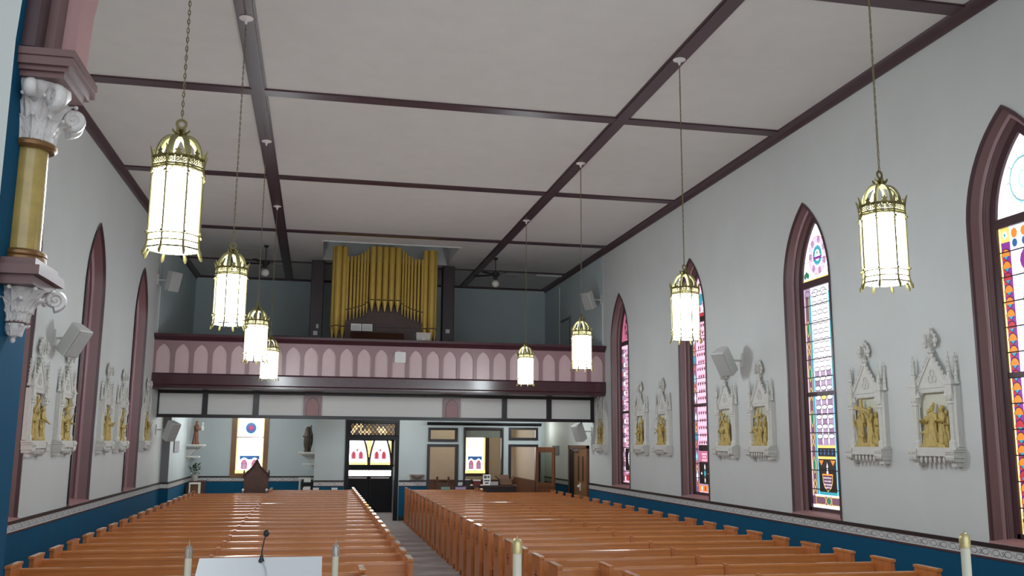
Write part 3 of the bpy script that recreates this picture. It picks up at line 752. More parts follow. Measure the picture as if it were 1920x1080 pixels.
# open leaves
dl = struct(empty('door_2', (2.40, 27.36, 0))); mb = MB(); mb.box((-.0, .06, .02), (.06, .70, 2.26)); mb.box((-.015, .15, .2), (0, .6, 1.0)); mb.box((-.015, .15, 1.2), (0, .6, 2.1)); mb.build('door_leaf', 'near_black', dl, angle=0)
mb = MB(); mb.ball((-.05, .64, 1.03), .03, 8); mb.build('door_knob', 'brass', dl)
dl = struct(empty('door_3', (6.44, 27.24, 0), radians(-62)))
mb = MB(); L_ = .80
for a, b, z0, z1 in ((0, .11, .02, 2.10), (L_ - .11, L_, .02, 2.10), (.11, L_ - .11, 1.95, 2.10), (.11, L_ - .11, .95, 1.08), (.11, L_ - .11, .02, .22)): mb.box((a, -.02, z0), (b, .02, z1))
mb.box((.1, -.01, .2), (L_ - .1, .01, .97)); mb.build('door_leaf', 'wood_red', dl, angle=0)
mb = MB(); mb.box((.11, -.006, 1.07), (L_ - .11, .006, 1.96)); mb.build('door_pane', 'smoked_glass', dl, angle=0)
mb = MB(); mb.ball((L_ - .06, -.05, 1.0), .03, 8); mb.cyl((L_ - .06, -.02, 1.0), (L_ - .06, -.05, 1.0), .012, 8); mb.build('door_handle', 'brass', dl)
# side door in the right wall
dl = struct(empty('door_4', (XR, 26.45, 0)))
mb = MB()
for a, b, z0, z1 in ((-1.03, -.93, 0, 2.16), (.93, 1.03, 0, 2.16), (-1.03, 1.03, 2.07, 2.16)): mb.box((-.06, a, z0), (.0, b, z1))
mb.build('door_frame', 'wood_red', dl, angle=0)
mb = MB(); mb.box((-.035, -.93, .02), (-.0, .45, 2.07)); ld = mb.build('door_leaf', 'wood_mid', dl, angle=0)
mb = MB()
for y in (-.5, -.05): mb.box((-.04, y - .05, 1.15), (-.036, y + .05, 1.85))
mb.build('slot_pane', 'near_black', ld, angle=0)
mb = MB(); mb.ball((-.08, -.2, 1.0), .045, 10); mb.box((-.042, -.26, .88), (-.036, -.14, 1.1)); mb.build('door_knob', 'white_metal', ld)
mb = MB(); mb.box((-.04, .45, .02), (0, .93, 2.07)); mb.build('door_leaf', 'near_black', dl, angle=0)
mb = MB(); mb.box((-.1, -.1, 1.99), (-.036, .35, 2.04)); mb.cyl((-.09, .3, 2.03), (-.05, .75, 2.06), .012, 6); mb.build('door_closer', 'grey', dl, angle=0)
# recess in the right wall of the loft
mb = MB(); mb.box((XR - .03, 27.3, 5.28), (XR - .012, 28.3, 6.0), 0); mb.box((XR - .06, 27.22, 5.2), (XR - .012, 27.3, 6.08), 1); mb.box((XR - .06, 27.3, 6.0), (XR - .012, 28.36, 6.06), 1)
struct(mb.build('door_5', ['rear_wall', 'grey'], angle=0))
# ================================================================== PEWS
def end_poly(): return [(.03, .96), (.40, .96), (.405, .60), (.42, .12), (.44, .0), (.30, .0), (.27, .10), (.10, .10), (.08, .0), (-.06, .0), (-.05, .12), (-.035, .44), (-.01, .58), (.02, .70)]
def end_panel(x, parent, face=None):
    mb = MB(); mb.prism(end_poly(), x - .024, x + .024, 'x')
    mb.box((x - .03, .01, .945), (x + .03, .415, .972), 1)
    o = mb.build('end_panel', ['oak_end', 'oak_rail'], parent, angle=0)
    if face:
        mb = MB(); xx = x + face * .024
        mb.box((min(xx, xx + face * .004), .19, .68), (max(xx, xx + face * .004), .21, .80)); mb.box((min(xx, xx + face * .004), .155, .745), (max(xx, xx + face * .004), .245, .765))
        for dy, dz in ((0, .8), (0, .68), (.045, .755), (-.045, .755)): mb.ball((xx, .2 + dy, dz), .012, 6)
        mb.build('carved_cross', 'oak_dark', o)
    return o
def make_pew(x0, x1, mids, face0=None, face1=None, divider=None):
    root = empty('church_pew')
    end_panel(x0, root, face0); end_panel(x1, root, face1)
    for m in mids:
        mb = MB(); mb.prism([(.33, .916), (.412, .916), (.42, .12), (.44, 0), (-.02, 0), (-.02, .42), (.28, .46)], m - .022, m + .022, 'x')
        if m == 3.05: mb.prism(end_poly(), m - .024, m + .024, 'x')
        mb.build('divider_panel', 'oak_end', root, angle=0)
    a, b = x0 + .024, x1 - .024
    mb = MB(); mb.prism([(-.05, .43), (-.05, .455), (.33, .44), (.33, .415)], a, b, 'x'); mb.build('seat', 'oak', root, angle=0)
    mb = MB(); mb.prism([(.315, .42), (.358, .88), (.395, .88), (.35, .42)], a, b, 'x'); mb.build('backrest', 'oak', root, angle=0)
    mb = MB(); mb.prism([(.352, .872), (.354, .896), (.362, .904), (.40, .904), (.41, .892), (.41, .872)], a, b, 'x'); mb.build('back_rail', 'oak_rail', root, angle=0)
    mb = MB(); mb.box((a, .30, .12), (b, .325, .24)); mb.build('stretcher', 'oak', root, angle=0)
    return root
PITCH = .79; Y0 = 8.7
RX = (2.5, 4.47, 6.3); LX = (-2.93, -1.12, 1.05)
def place(root, k, label, group, first):
    o = root if first else copy_tree(root)
    o.location = (0, Y0 + PITCH * k, 0); tag(o, label, 'pew', group); return o
def pews(side):
    X = RX if side == 'right' else LX
    grp = 'pews on the %s of the aisle' % side
    other = 'beside the right wall windows' if side == 'right' else 'beside the left wall'
    for k in (0, 1):
        if side == 'right':
            r = make_pew(3.05 if k == 0 else 2.5, X[2], [X[1]] if k == 0 else [3.05, X[1]])
        else:
            r = make_pew(X[0], .5, [X[1]])
        lab = ['oak pew of the front row, cut short, on the %s of the aisle' % side,
               'oak pew, second row from the altar, right of the aisle, extra divider' if side == 'right' else 'oak pew, second row from the altar, left of the aisle, cut short'][k]
        place(r, k, lab, grp, True)
    full = make_pew(X[0], X[2], [X[1]], face0=-1 if side == 'right' else None)
    n = 21
    for k in range(2, n):
        lab = 'long honey oak pew, %s row from the altar, on the %s of the aisle' % (ORD[k], side)
        place(full, k, lab, grp, k == 2)
    half = make_pew(X[0], X[1], [], face0=-1) if side == 'right' else make_pew(X[1], X[2], [])
    for k in range(n, 23):
        lab = 'short oak pew at the back on the %s of the aisle, %s' % (side, 'last of all' if k == 22 else 'last but one')
        place(half, k, lab, grp, k == n)
pews('right'); pews('left')

# ================================================================== LANTERNS
LZ = 3.49
def make_lantern():
    root = empty('pendant_lantern')
    R_ = .185; n = 8
    an = [2 * pi * (i + .5) / n for i in range(n)]
    def c(a, r, z): return (r * cos(a), r * sin(a), z)
    # lit glass body
    mb = MB()
    mb.lathe([(R_ * .93, .07), (R_ * .94, .66)], n=8, X=Matrix.Rotation(pi / 8, 4, 'Z'))
    mb.build('glass_body', 'lamp_glass', root, angle=0)
    # posts with curled feet and pinnacles
    for i, a in enumerate(an):
        mb = MB()
        mb.tube([c(a, R_ + .028, .012), c(a, R_ + .022, .035), c(a, R_ + .006, .07), c(a, R_, .12), c(a, R_, .70), c(a, R_ + .005, .76), c(a, R_ + .025, .81)], [.006, .014, .012, .0085, .0085, .012, .004], 6)
        mb.ball(c(a, R_ + .01, .62), .014, 6); mb.ball(c(a, R_ + .01, .18), .014, 6)
        mb.build('corner_post', 'brass', root)
    # bars near the foot
    mb = MB()
    for z in (.075, .12, .17): mb.tube([c(a, R_, z) for a in an], .007, 5, closed=True)
    mb.build('lower_band', 'brass', root)
    # pierced crown band
    mb = MB()
    for z, r in ((.655, .010), (.675, .006), (.735, .012)): mb.tube([c(a, R_ + .004, z) for a in an], r, 5, closed=True)
    for i in range(n):
        p, q = Vector(c(an[i], R_ + .004, 0)), Vector(c(an[(i + 1) % n], R_ + .004, 0))
        def at(t, z): v = p.lerp(q, t); return (v.x, v.y, z)
        for j in range(3):
            t = .2 + .3 * j; k = 8
            mb.tube([at(t + .11 * cos(2*pi*m/k), .705 + .019 * sin(2*pi*m/k)) for m in range(k)], .004, 4, closed=True)
            mb.tube([at(t - .12, .690), at(t + .12, .722)], .0035, 4); mb.tube([at(t - .12, .722), at(t + .12, .690)], .0035, 4)
        # drop tracery under the band and leaf crest above it
        mb.tube([at(.08, .60), at(.2, .635), at(.35, .65), at(.5, .62), at(.65, .65), at(.8, .635), at(.92, .60)], .005, 4)
        mb.prism([(-.03, 0), (-.014, .02), (-.028, .035), (-.01, .04), (0, .062), (.01, .04), (.028, .035), (.014, .02), (.03, 0)], -.003, .003, 'y',
                 X=Matrix.Translation(Vector(at(.5, .742))) @ Matrix.Rotation(atan2(q.y - p.y, q.x - p.x), 4, 'Z'))
    mb.build('crown_band', 'brass', root)
    mb = MB()
    for a in an:
        pts = [c(a, (R_ - .03) * cos(t) ** .7 if t < pi/2 - .01 else .012, .735 + .185 * sin(t)) for t in [pi/2 * k / 8 for k in range(9)]]
        mb.tube(pts, .009, 6, flat=2.4)
    mb.build('dome_ribs', 'brass_bright', root)
    mb = MB()
    mb.lathe([(.012, .905), (.035, .92), (.02, .935), (.016, .95), (.03, .965), (.012, .98)], n=10)
    for i in range(6):
        a = 2 * pi * i / 6; mb.tube([c(a, .015, .93), c(a, .04, .945), c(a, .055, .965), c(a, .06, .98)], [.012, .012, .009, .003], 5)
    mb.build('leaf_finial', 'brass', root)
    mb = MB()
    mb.tube([(.036 * cos(2*pi*k/14), 0, 1.02 + .036 * sin(2*pi*k/14)) for k in range(14)], .007, 6, closed=True)
    mb.tube([(.024 * cos(2*pi*k/10), 0, 1.02 + .024 * sin(2*pi*k/10)) for k in range(10)], .004, 4, closed=True)
    mb.build('hanging_ring', 'brass', root)
    mb = MB(); z = 1.07; top = ZC - LZ - .10; k = 0
    while z < top:
        pl = k % 2
        pts = []
        for m in range(10):
            a = 2 * pi * m / 10; u = .0085 * cos(a); w = .0235 * sin(a)
            pts.append((u if pl else 0, 0 if pl else u, z + w))
        mb.tube(pts, .0033, 5, closed=True); z += .036; k += 1
    mb.tube([(.006 * sin(t * 9), .006 * cos(t * 9), 1.06 + (top - 1.06) * t / 40) for t in range(41)], .0025, 4)
    mb.build('chain', 'chain', root)
    mb = MB(); h = ZC - LZ
    mb.lathe([(.012, h - .12), (.016, h - .10), (.022, h - .075), (.03, h - .06), (.085, h - .045), (.088, h - .036), (.06, h - .034)], n=20)
    mb.build('ceiling_canopy', 'white_metal', root)
    return root
proto = make_lantern(); first = True
LY = [6.9, 11.28, 16.17, 20.83]
WHERE = ['nearest the altar', 'second from the altar', 'third from the altar', 'furthest, closest to the gallery']
for side, X in (('left', XBL), ('right', XBR)):
    for i, y in enumerate(LY):
        o = proto if first else copy_tree(proto); first = False
        o.location = (X, y, LZ); o.rotation_euler = (0, 0, {'left': .1, 'right': .35}[side] + .12 * i)
        tag(o, 'lit brass lantern hanging on a chain in the %s row, %s' % (side, WHERE[i]), 'lantern', 'brass pendant lanterns')

# ================================================================== FIGURES AND STATIONS
def figure(mb, X, h, lean=0, arms=((.3, .75, .25), (-.3, .7, .2)), mi=0, ph=0, hm=None, n=22, bulk=1.0, kneel=False):
    """robed standing figure of height h at X (matrix); one lofted body with folds, head, hair, arms"""
    hm = mi if hm is None else hm
    S = X @ Matrix.Rotation(lean, 4, 'Y') @ Matrix.Diagonal((h * bulk, h * bulk, h, 1))
    prof = [(.155, 0), (.15, .06), (.135, .2), (.12, .35), (.108, .48), (.112, .56), (.128, .68), (.132, .755), (.10, .81), (.05, .84), (.042, .862), (.055, .885), (.063, .925), (.058, .965), (.035, .992), (.004, 1.0)]
    fold = lambda a, z: (1 + (.26 * sin(7 * a + ph + z * 7) + .12 * sin(13 * a - ph + 9 * z)) * max(0, .82 - z)) if z < .8 else 1
    mb.lathe(prof, n=n, mi=mi, X=S, sx=1.12, sy=.82, fold=fold)
    mb.ball((0, .02, .945), .068, 8, hm, S, (1, .95, 1.0))            # hair
    mb.ball((0, -.062, .928), .014, 5, mi, S); mb.ball((0, -.045, .885), .034, 6, hm, S)   # nose, beard
    for sx_, (ex, ez, ey) in zip((1, -1), arms):
        sh = (.115 * sx_, 0, .77); el = (.20 * sx_ * (1 if ex * sx_ > 0 else .6), -.06, .60); hd = (ex, -abs(ey), ez)
        mb.tube([sh, ((sh[0]+el[0])/2, -.03, .68), el, tuple((el[i]+hd[i])/2 for i in range(3)), hd], [.05, .048, .042, .034, .022], 7, mi, X=S)
        mb.ball(hd, .028, 6, mi, S)
def leaf_cross(mb, c, s, t=.03):
    mb.box((c[0] - t * .45, c[1] - s * .9, c[2] - t * .5), (c[0] + t * .45, c[1] + s * .2, c[2] + t * .5)); mb.ball((c[0], c[1] - s, c[2]), t * .9, 7); mb.ball((c[0], c[1] - s * .9, c[2] + t), t * .7, 6); mb.ball((c[0], c[1] - s * .9, c[2] - t), t * .7, 6)
    mb.box((c[0] - t * .5, c[1] - t * .5, c[2] - s), (c[0] + t * .5, c[1] + t * .5, c[2] + s * .75)); mb.box((c[0] - s * .7, c[1] - t * .45, c[2] - t * .5), (c[0] + s * .7, c[1] + t * .45, c[2] + t * .5))
    for dx, dz in ((0, .85), (.8, 0), (-.8, 0)):
        mb.ball((c[0] + dx * s, c[1], c[2] + dz * s), t * .8, 7)
        for e in (-1, 1): mb.ball((c[0] + dx * s * .85 + (e * t * 1.1 if dx == 0 else 0), c[1], c[2] + dz * s * .8 + (e * t * 1.1 if dx != 0 else 0)), t * .62, 6)
    for a in (45, 135, 225, 315): mb.ball((c[0] + .3 * s * cos(radians(a)), c[1], c[2] + .3 * s * sin(radians(a))), t * .5, 6)
def crocket_spire(mb, x, y, z0, z1, r):
    mb.lathe([(r * 1.5, z0), (r * 1.5, z0 + .03), (r, z0 + .035), (r * .9, z0 + .10), (r * 1.3, z0 + .11), (r * .85, z0 + .13), (r * .12, z1)], (x, y, 0), 8)
    k = 0; z = z0 + .17
    while z < z1 - .02:
        q = r * .85 * (z1 - z) / (z1 - z0) + .006
        for e in range(4): mb.ball((x + (q + .008) * cos(pi/2 * e), y + (q + .008) * sin(pi/2 * e), z), .012, 5)
        z += .055
    mb.ball((x, y, z1), .014, 6)
def make_station_frame(root):
    # local: x along the wall, -y into the room, z up from the underside of the corbel
    mb = MB()
    mb.box((-.44, -.02, .2), (.44, 0, .98)); mb.prism([(-.42, .95), (.42, .95), (0, 1.32)], -.03, 0, 'y'); mb.build('back_plate', 'niche', root, angle=0)
    mb = MB()
    mb.prism([(-.54, .225), (.54, .225), (.54, .20), (.50, .185), (.50, .12), (-.50, .12), (-.50, .185), (-.54, .20)], -.25, 0, 'y')
    for sx_ in (-1, 1):
        a, b = sorted((sx_ * .32, sx_ * .51)); mb.box((a, -.27, .10), (b, 0, .205)); mb.box((a - .015, -.285, .17), (b + .015, 0, .2)); mb.box((a + .015, -.23, .055), (b - .015, 0, .1)); mb.box((a + .04, -.17, .0), (b - .04, 0, .055))
        for k in range(4): mb.ball((a + .03 + .043 * k, -.25, .085), .022, 6); mb.ball((a + .03 + .043 * k, -.275, .15), .016, 5)
    for k in range(6):
        x = -.25 + .1 * k; mb.lathe([(.006, .03), (.022, .05), (.03, .08), (.014, .1), (.03, .13)], (x, -.21, 0), 7); mb.box((x - .012, -.22, .09), (x + .012, -.05, .13))
    mb.build('corbel_shelf', 'plaster', root)
    for sx_ in (-1, 1):
        mb = MB(); x = sx_ * .40
        mb.lathe([(.082, .225), (.082, .29), (.06, .31), (.052, .32), (.052, .74), (.07, .75), (.06, .78), (.085, .82), (.085, .86)], (x, -.11, 0), 8)
        mb.box((x - .07, -.17, .86), (x + .07, 0, 1.03)); mb.box((x - .09, -.19, .98), (x + .09, 0, 1.0))
        mb.prism([(x - .07, 1.03), (x + .07, 1.03), (x, 1.12)], -.16, -.04, 'y')
        mb.box((x + sx_ * .03, -.12, .23), (x + sx_ * .11, 0, .95))
        mb.lathe([(.05, .84), (.035, .88), (.02, .9), (.004, .93)], (x - sx_ * .09, -.13, 0), 7)
        for k in range(5): mb.ball((x + .06 * cos(2*pi*k/5), -.12 + .06 * sin(2*pi*k/5), .80), .022, 5)
        mb.build('column', 'plaster', root)
        mb = MB(); crocket_spire(mb, x, -.12, 1.03, 1.37, .042); crocket_spire(mb, x + sx_ * .085, -.05, .98, 1.35, .034); mb.build('pinnacle', 'plaster', root)
    # moulded opening
    mb = MB()
    pts = [(-.335, -.09, .23), (-.335, -.09, .80), (-.31, -.09, .87), (-.24, -.09, .905), (.24, -.09, .905), (.31, -.09, .87), (.335, -.09, .80), (.335, -.09, .23)]
    mb.tube(pts, .014, 6)
    mb.tube([(-.25 + .5 * k / 20, -.105, .905 + (.008 if k % 2 else -.004)) for k in range(21)], .012, 5)
    for sx_ in (-1, 1): mb.prism([(sx_ * .335, .72), (sx_ * .335, .91), (sx_ * .2, .91), (sx_ * .29, .86)], -.09, -.04, 'y')
    mb.box((-.34, -.10, .905), (.34, 0, .965)); mb.box((-.36, -.12, .955), (.36, 0, .975))
    mb.build('opening_moulding', 'plaster', root)
    # gable with crockets, trefoil and cross
    mb = MB()
    mb.prism([(-.36, .965), (.36, .965), (0, 1.36)], -.09, -.03, 'y')
    for sx_ in (-1, 1):
        mb.tube([(sx_ * .37, -.1, .96), (0, -.1, 1.37)], .022, 6)
        for k in range(7):
            t = (k + .6) / 7.5; mb.ball((sx_ * .375 * (1 - t), -.1, .965 + .41 * t + .035), .026, 6); mb.ball((sx_ * (.375 * (1 - t) + .02), -.12, .965 + .41 * t + .015), .018, 5)
    for a in (90, 210, 330): mb.tube([(.05 * cos(radians(a)) + .045 * cos(2*pi*k/10), -.1, 1.09 + .05 * sin(radians(a)) + .045 * sin(2*pi*k/10)) for k in range(10)], .011, 5, closed=True)
    mb.build('gable', 'plaster', root)
    mb = MB()
    mb.lathe([(.03, 1.33), (.045, 1.36), (.03, 1.37), (.07, 1.395), (.07, 1.41), (.03, 1.42), (.022, 1.44)], (0, -.08, 0), 8)
    leaf_cross(mb, (0, -.08, 1.54), .15, .052); mb.cyl((0, -.03, 1.6), (0, -.03, 1.72), .006, 6)
    mb.build('cross_finial', 'plaster', root)
def relief(root, kind):
    mb = MB(); T = Matrix.Translation
    rnd = random.Random(kind * 13 + 5)
    def f(x, y, h, lean=0, rz=0, arms=((.25, .62, .2), (-.22, .68, .22)), z=.235): figure(mb, T((x, y, z)) @ Matrix.Rotation(rz, 4, 'Z'), h, lean, arms, 0, rnd.random() * 6, bulk=1.22)
    mb.prism([(-.29, .226), (.29, .226), (.27, .26), (.12, .285), (-.1, .27), (-.27, .25)], -.20, -.02, 'y')      # ground
    def beam(p, q, w=.045): mb.tube([p, q], w * .7, 4)
    if kind == 0:       # women gathered round a robed man, child at his feet
        f(-.15, -.10, .46, .05, .4); f(.0, -.14, .50, -.03, 0); f(.17, -.10, .50, -.02, -.5); f(.10, -.06, .47, 0, -.2); f(-.20, -.15, .24, .1, .5); f(.22, -.06, .44, 0, -.4)
        mb.ball((0, -.1, .75), .03, 6)
    elif kind == 1:     # man lifting the cross beam over the robed man
        f(-.15, -.12, .46, -.06, .5, ((.22, .9, .25), (-.15, .95, .2))); f(.12, -.12, .54, -.10, -.4, ((.05, .9, .25), (-.22, .8, .25))); f(.21, -.06, .46, 0, -.3); f(-.10, -.16, .2, 0, 0)
        beam((-.28, -.15, .78), (.17, -.18, .69), .055); beam((-.10, -.15, .88), (-.02, -.17, .55), .05)
    else:
        n = 3 + kind % 2
        for k in range(n):
            f(-.2 + .4 * k / (n - 1) + rnd.uniform(-.03, .03), -.08 - .06 * (k % 2), rnd.uniform(.38, .5), rnd.uniform(-.18, .18), rnd.uniform(-.6, .6), ((.26, rnd.uniform(.5, .95), .2), (-.24, rnd.uniform(.5, .95), .2)))
        f(rnd.uniform(-.1, .12), -.16, .26, rnd.uniform(-.5, .5), rnd.uniform(-.5, .5))
        a = rnd.uniform(-.16, .16)
        if kind % 3 != 2: beam((a - .14, -.13, .62), (a + .12, -.15, .80)); beam((a + .10, -.13, .60), (a - .06, -.15, .84))
        else: beam((a, -.1, .40), (a + .05, -.12, .88)); beam((a - .14, -.12, .72), (a + .18, -.12, .76))
    mb.build('gilt_relief', 'gold', root, angle=50)
ST_R = [10.25, 11.70, 14.90, 16.30, 19.57, 21.0, 24.15]
ST_L = [14.45, 16.0, 18.95, 20.4, 23.2]
LBR = ['nearest on the right wall, gilt crowd round a robed man', 'second on the right wall, gilt figures lifting a cross beam', 'third on the right wall, by the arched window',
       'fourth on the right wall, under the wall speaker', 'fifth on the right wall, past the second lantern', 'sixth on the right wall, beside the farthest right window', 'last on the right wall, beside the gallery']
LBL = ['nearest on the left wall, next to the column bracket', 'second on the left wall, under the wall speaker', 'third on the left wall, between two plum window reveals', 'fourth on the left wall, against the farther window reveal', 'last on the left wall, beside the gallery']
fr0 = None
for i, (X, Y, lab) in enumerate([(XR, y, l) for y, l in zip(ST_R, LBR)] + [(XL, y, l) for y, l in zip(ST_L, LBL)]):
    right = X > 0
    root = thing('station_of_the_cross', (X, Y, 1.97), 'white gothic niche plaque, ' + lab, 'wall plaque', 'stations of the cross')
    root.rotation_euler = (0, 0, -pi / 2 if right else pi / 2); root.scale = (.86, .55, 1)
    if fr0 is None: make_station_frame(root); fr0 = root
    else:
        for ch in kids(fr0):
            if ch.name.startswith('gilt'): continue
            c = ch.copy(); COL.objects.link(c); c.parent = root
    relief(root, i)
# ================================================================== COLUMN BRACKET ON THE CHANCEL ARCH
def leaf_sheet(mb, base, out, h, w, bend, X=None):
    """acanthus leaf: base point, outward unit vector (xy), height, width, outward bend; ribbed and lobed"""
    o = Vector((out[0], out[1], 0)); t = Vector((-out[1], out[0], 0)); rows = []
    n = 9
    for j in range(n):
        v = j / (n - 1); ww = w * (.55 + .75 * sin(pi * min(1, v * 1.15)) ) * (1 + .18 * (1 if j % 2 else -1)) * (1 - v ** 4 * .85)
        curl = bend * (v ** 2.2); z = h * (v - .28 * max(0, v - .72) ** 1.2 * 3)
        rows.append([Vector(base) + o * (curl + .012 * (1 - abs(u)) ** 1 * (1 + .6 * cos(u * 9))) + t * (ww * u / 2) + Vector((0, 0, z)) for u in (-1, -.66, -.33, 0, .33, .66, 1)])
    back = [[p - o * .012 for p in r] for r in rows]
    mb.quadgrid(rows, 0, X); mb.quadgrid(back, 0, X)
    mb.ball(tuple(rows[-1][3] - o * .004 - Vector((0, 0, .006))), w * .14, 7)
    rim = [r[0] for r in rows] + rows[-1][1:] + [r[-1] for r in rows[::-1]][1:]
    rb = [r[0] for r in back] + back[-1][1:] + [r[-1] for r in back[::-1]][1:]
    mb.quadgrid([rim, rb], 0, X)
def scroll(mb, c, out, r, t):
    o = Vector((out[0], out[1], 0)).normalized(); pts = []; rs = []
    for k in range(34):
        a = -pi / 2 + k / 33 * 4.4 * pi / 2 * 1.6; q = r * (1 - k / 40)
        pts.append(Vector(c) + o * (q * cos(a)) + Vector((0, 0, q * sin(a)))); rs.append(t * (1 - k / 60))
    mb.tube(pts, rs, 8, flat=1.35)
    mb.ball(c, r * .3, 8)

def column_bracket():
    cx, cy = -1.62, 5.40                      # axis, engaged in the left jamb of the arch
    root = thing('column_bracket', (cx, cy, 2.72), 'ochre marbled half column on a white carved corbel, left side of the blue arch', 'column')
    def b(mb, nm, m, **k): return mb.build(nm, m, root, **k)
    z0 = 2.72
    # abacus under the arch mouldings, splayed plan
    def slab(mb, z, h, e, mi=0):
        pl = [(-.03, -.255 - e), (.24 + e, -.255 - e), (.24 + e, .255 + e), (-.03, .255 + e)]
        mb.prism([(x, y) for x, y in pl], z - z0, z + h - z0, 'z', mi)
    mb = MB()
    for z, h, e in ((4.255, .04, .012), (4.245, .012, .0), (4.205, .042, .005), (4.18, .03, -.02), (4.15, .035, -.045)): slab(mb, z, h, e)
    b(mb, 'abacus', 'purple', angle=0)
    # bell and leaves
    mb = MB()
    mb.lathe([(.108, 3.82 - z0), (.11, 3.95 - z0), (.13, 4.05 - z0), (.18, 4.13 - z0), (.18, 4.16 - z0)], n=16)
    for tier, (zz, hh, bd, cnt, r) in enumerate(((3.82, .17, .06, 8, .106), (3.86, .24, .10, 8, .108))):
        for k in range(cnt):
            a = -pi / 2 - .25 + (pi + .5) * (k + (.5 if tier else 0)) / (cnt - .5)
            leaf_sheet(mb, (r * cos(a), r * sin(a), zz - z0), (cos(a), sin(a)), hh, .085, bd)
    b(mb, 'acanthus_capital', 'stone_white', angle=50)
    for (ang, zc, r) in ((-80, 4.09, .035), (-45, 4.06, .068), (5, 3.99, .05), (45, 4.02, .074)):
        mb = MB(); a = radians(ang); scroll(mb, (.20 * cos(a), .22 * sin(a), zc - z0), (cos(a), sin(a)), r, .026); b(mb, 'volute', 'stone_white', angle=60)
    mb = MB(); mb.tube([(.112 * cos(2*pi*k/20), .112 * sin(2*pi*k/20), 3.81 - z0) for k in range(20)], .024, 8, closed=True); b(mb, 'astragal', 'bronze')
    mb = MB(); mb.lathe([(.098, 3.20 - z0), (.096, 3.5 - z0), (.092, 3.81 - z0)], n=28); b(mb, 'shaft', 'marble')
    mb = MB(); mb.tube([(.11 * cos(2*pi*k/20), .11 * sin(2*pi*k/20), 3.2 - z0) for k in range(20)], .022, 8, closed=True); mb.lathe([(.13, 3.15 - z0), (.13, 3.18 - z0), (.105, 3.21 - z0)], n=20); b(mb, 'base_ring', 'bronze')
    mb = MB()
    for z, h, e in ((3.11, .04, -.03), (3.06, .05, 0.0), (3.01, .05, -.035)):
        pl = [(-.03, -.25 - e), (.17 + e, -.25 - e), (.17 + e, .25 + e), (-.03, .25 + e)]
        mb.prism(pl, z - z0, z + h - z0, 'z')
    b(mb, 'corbel_slab', 'purple', angle=0)
    mb = MB()
    mb.lathe([(.05, 2.83 - z0), (.075, 2.88 - z0), (.11, 2.97 - z0), (.14, 3.02 - z0)], n=16)
    for tier, (zz, hh, bd, cnt, r) in enumerate(((2.83, .15, .09, 6, .055), (2.88, .15, .10, 6, .075))):
        for k in range(cnt):
            a = -pi / 2 - .25 + (pi + .5) * (k + (.5 if tier else 0)) / (cnt - .5)
            leaf_sheet(mb, (r * cos(a), r * sin(a), zz - z0), (cos(a), sin(a)), hh, .09, bd)
    scroll(mb, (.175, .06, 2.965 - z0), (.9, .4), .05, .022)
    b(mb, 'leaf_corbel', 'stone_white', angle=50)
    mb = MB(); mb.tube([(.052 * cos(2*pi*k/14), .052 * sin(2*pi*k/14), 2.835 - z0) for k in range(14)], .012, 6, closed=True); b(mb, 'corbel_ring', 'purple')
    mb = MB(); mb.lathe([(.008, 0), (.016, .012), (.012, .025), (.03, .04), (.055, .075), (.05, .105)], n=12)
    for k in range(5):
        a = -pi/2 + pi * k / 4; leaf_sheet(mb, (.03 * cos(a), .03 * sin(a), .035), (cos(a), sin(a)), .075, .05, .03)
    b(mb, 'pendant_bud', 'stone_white', angle=50)
column_bracket()

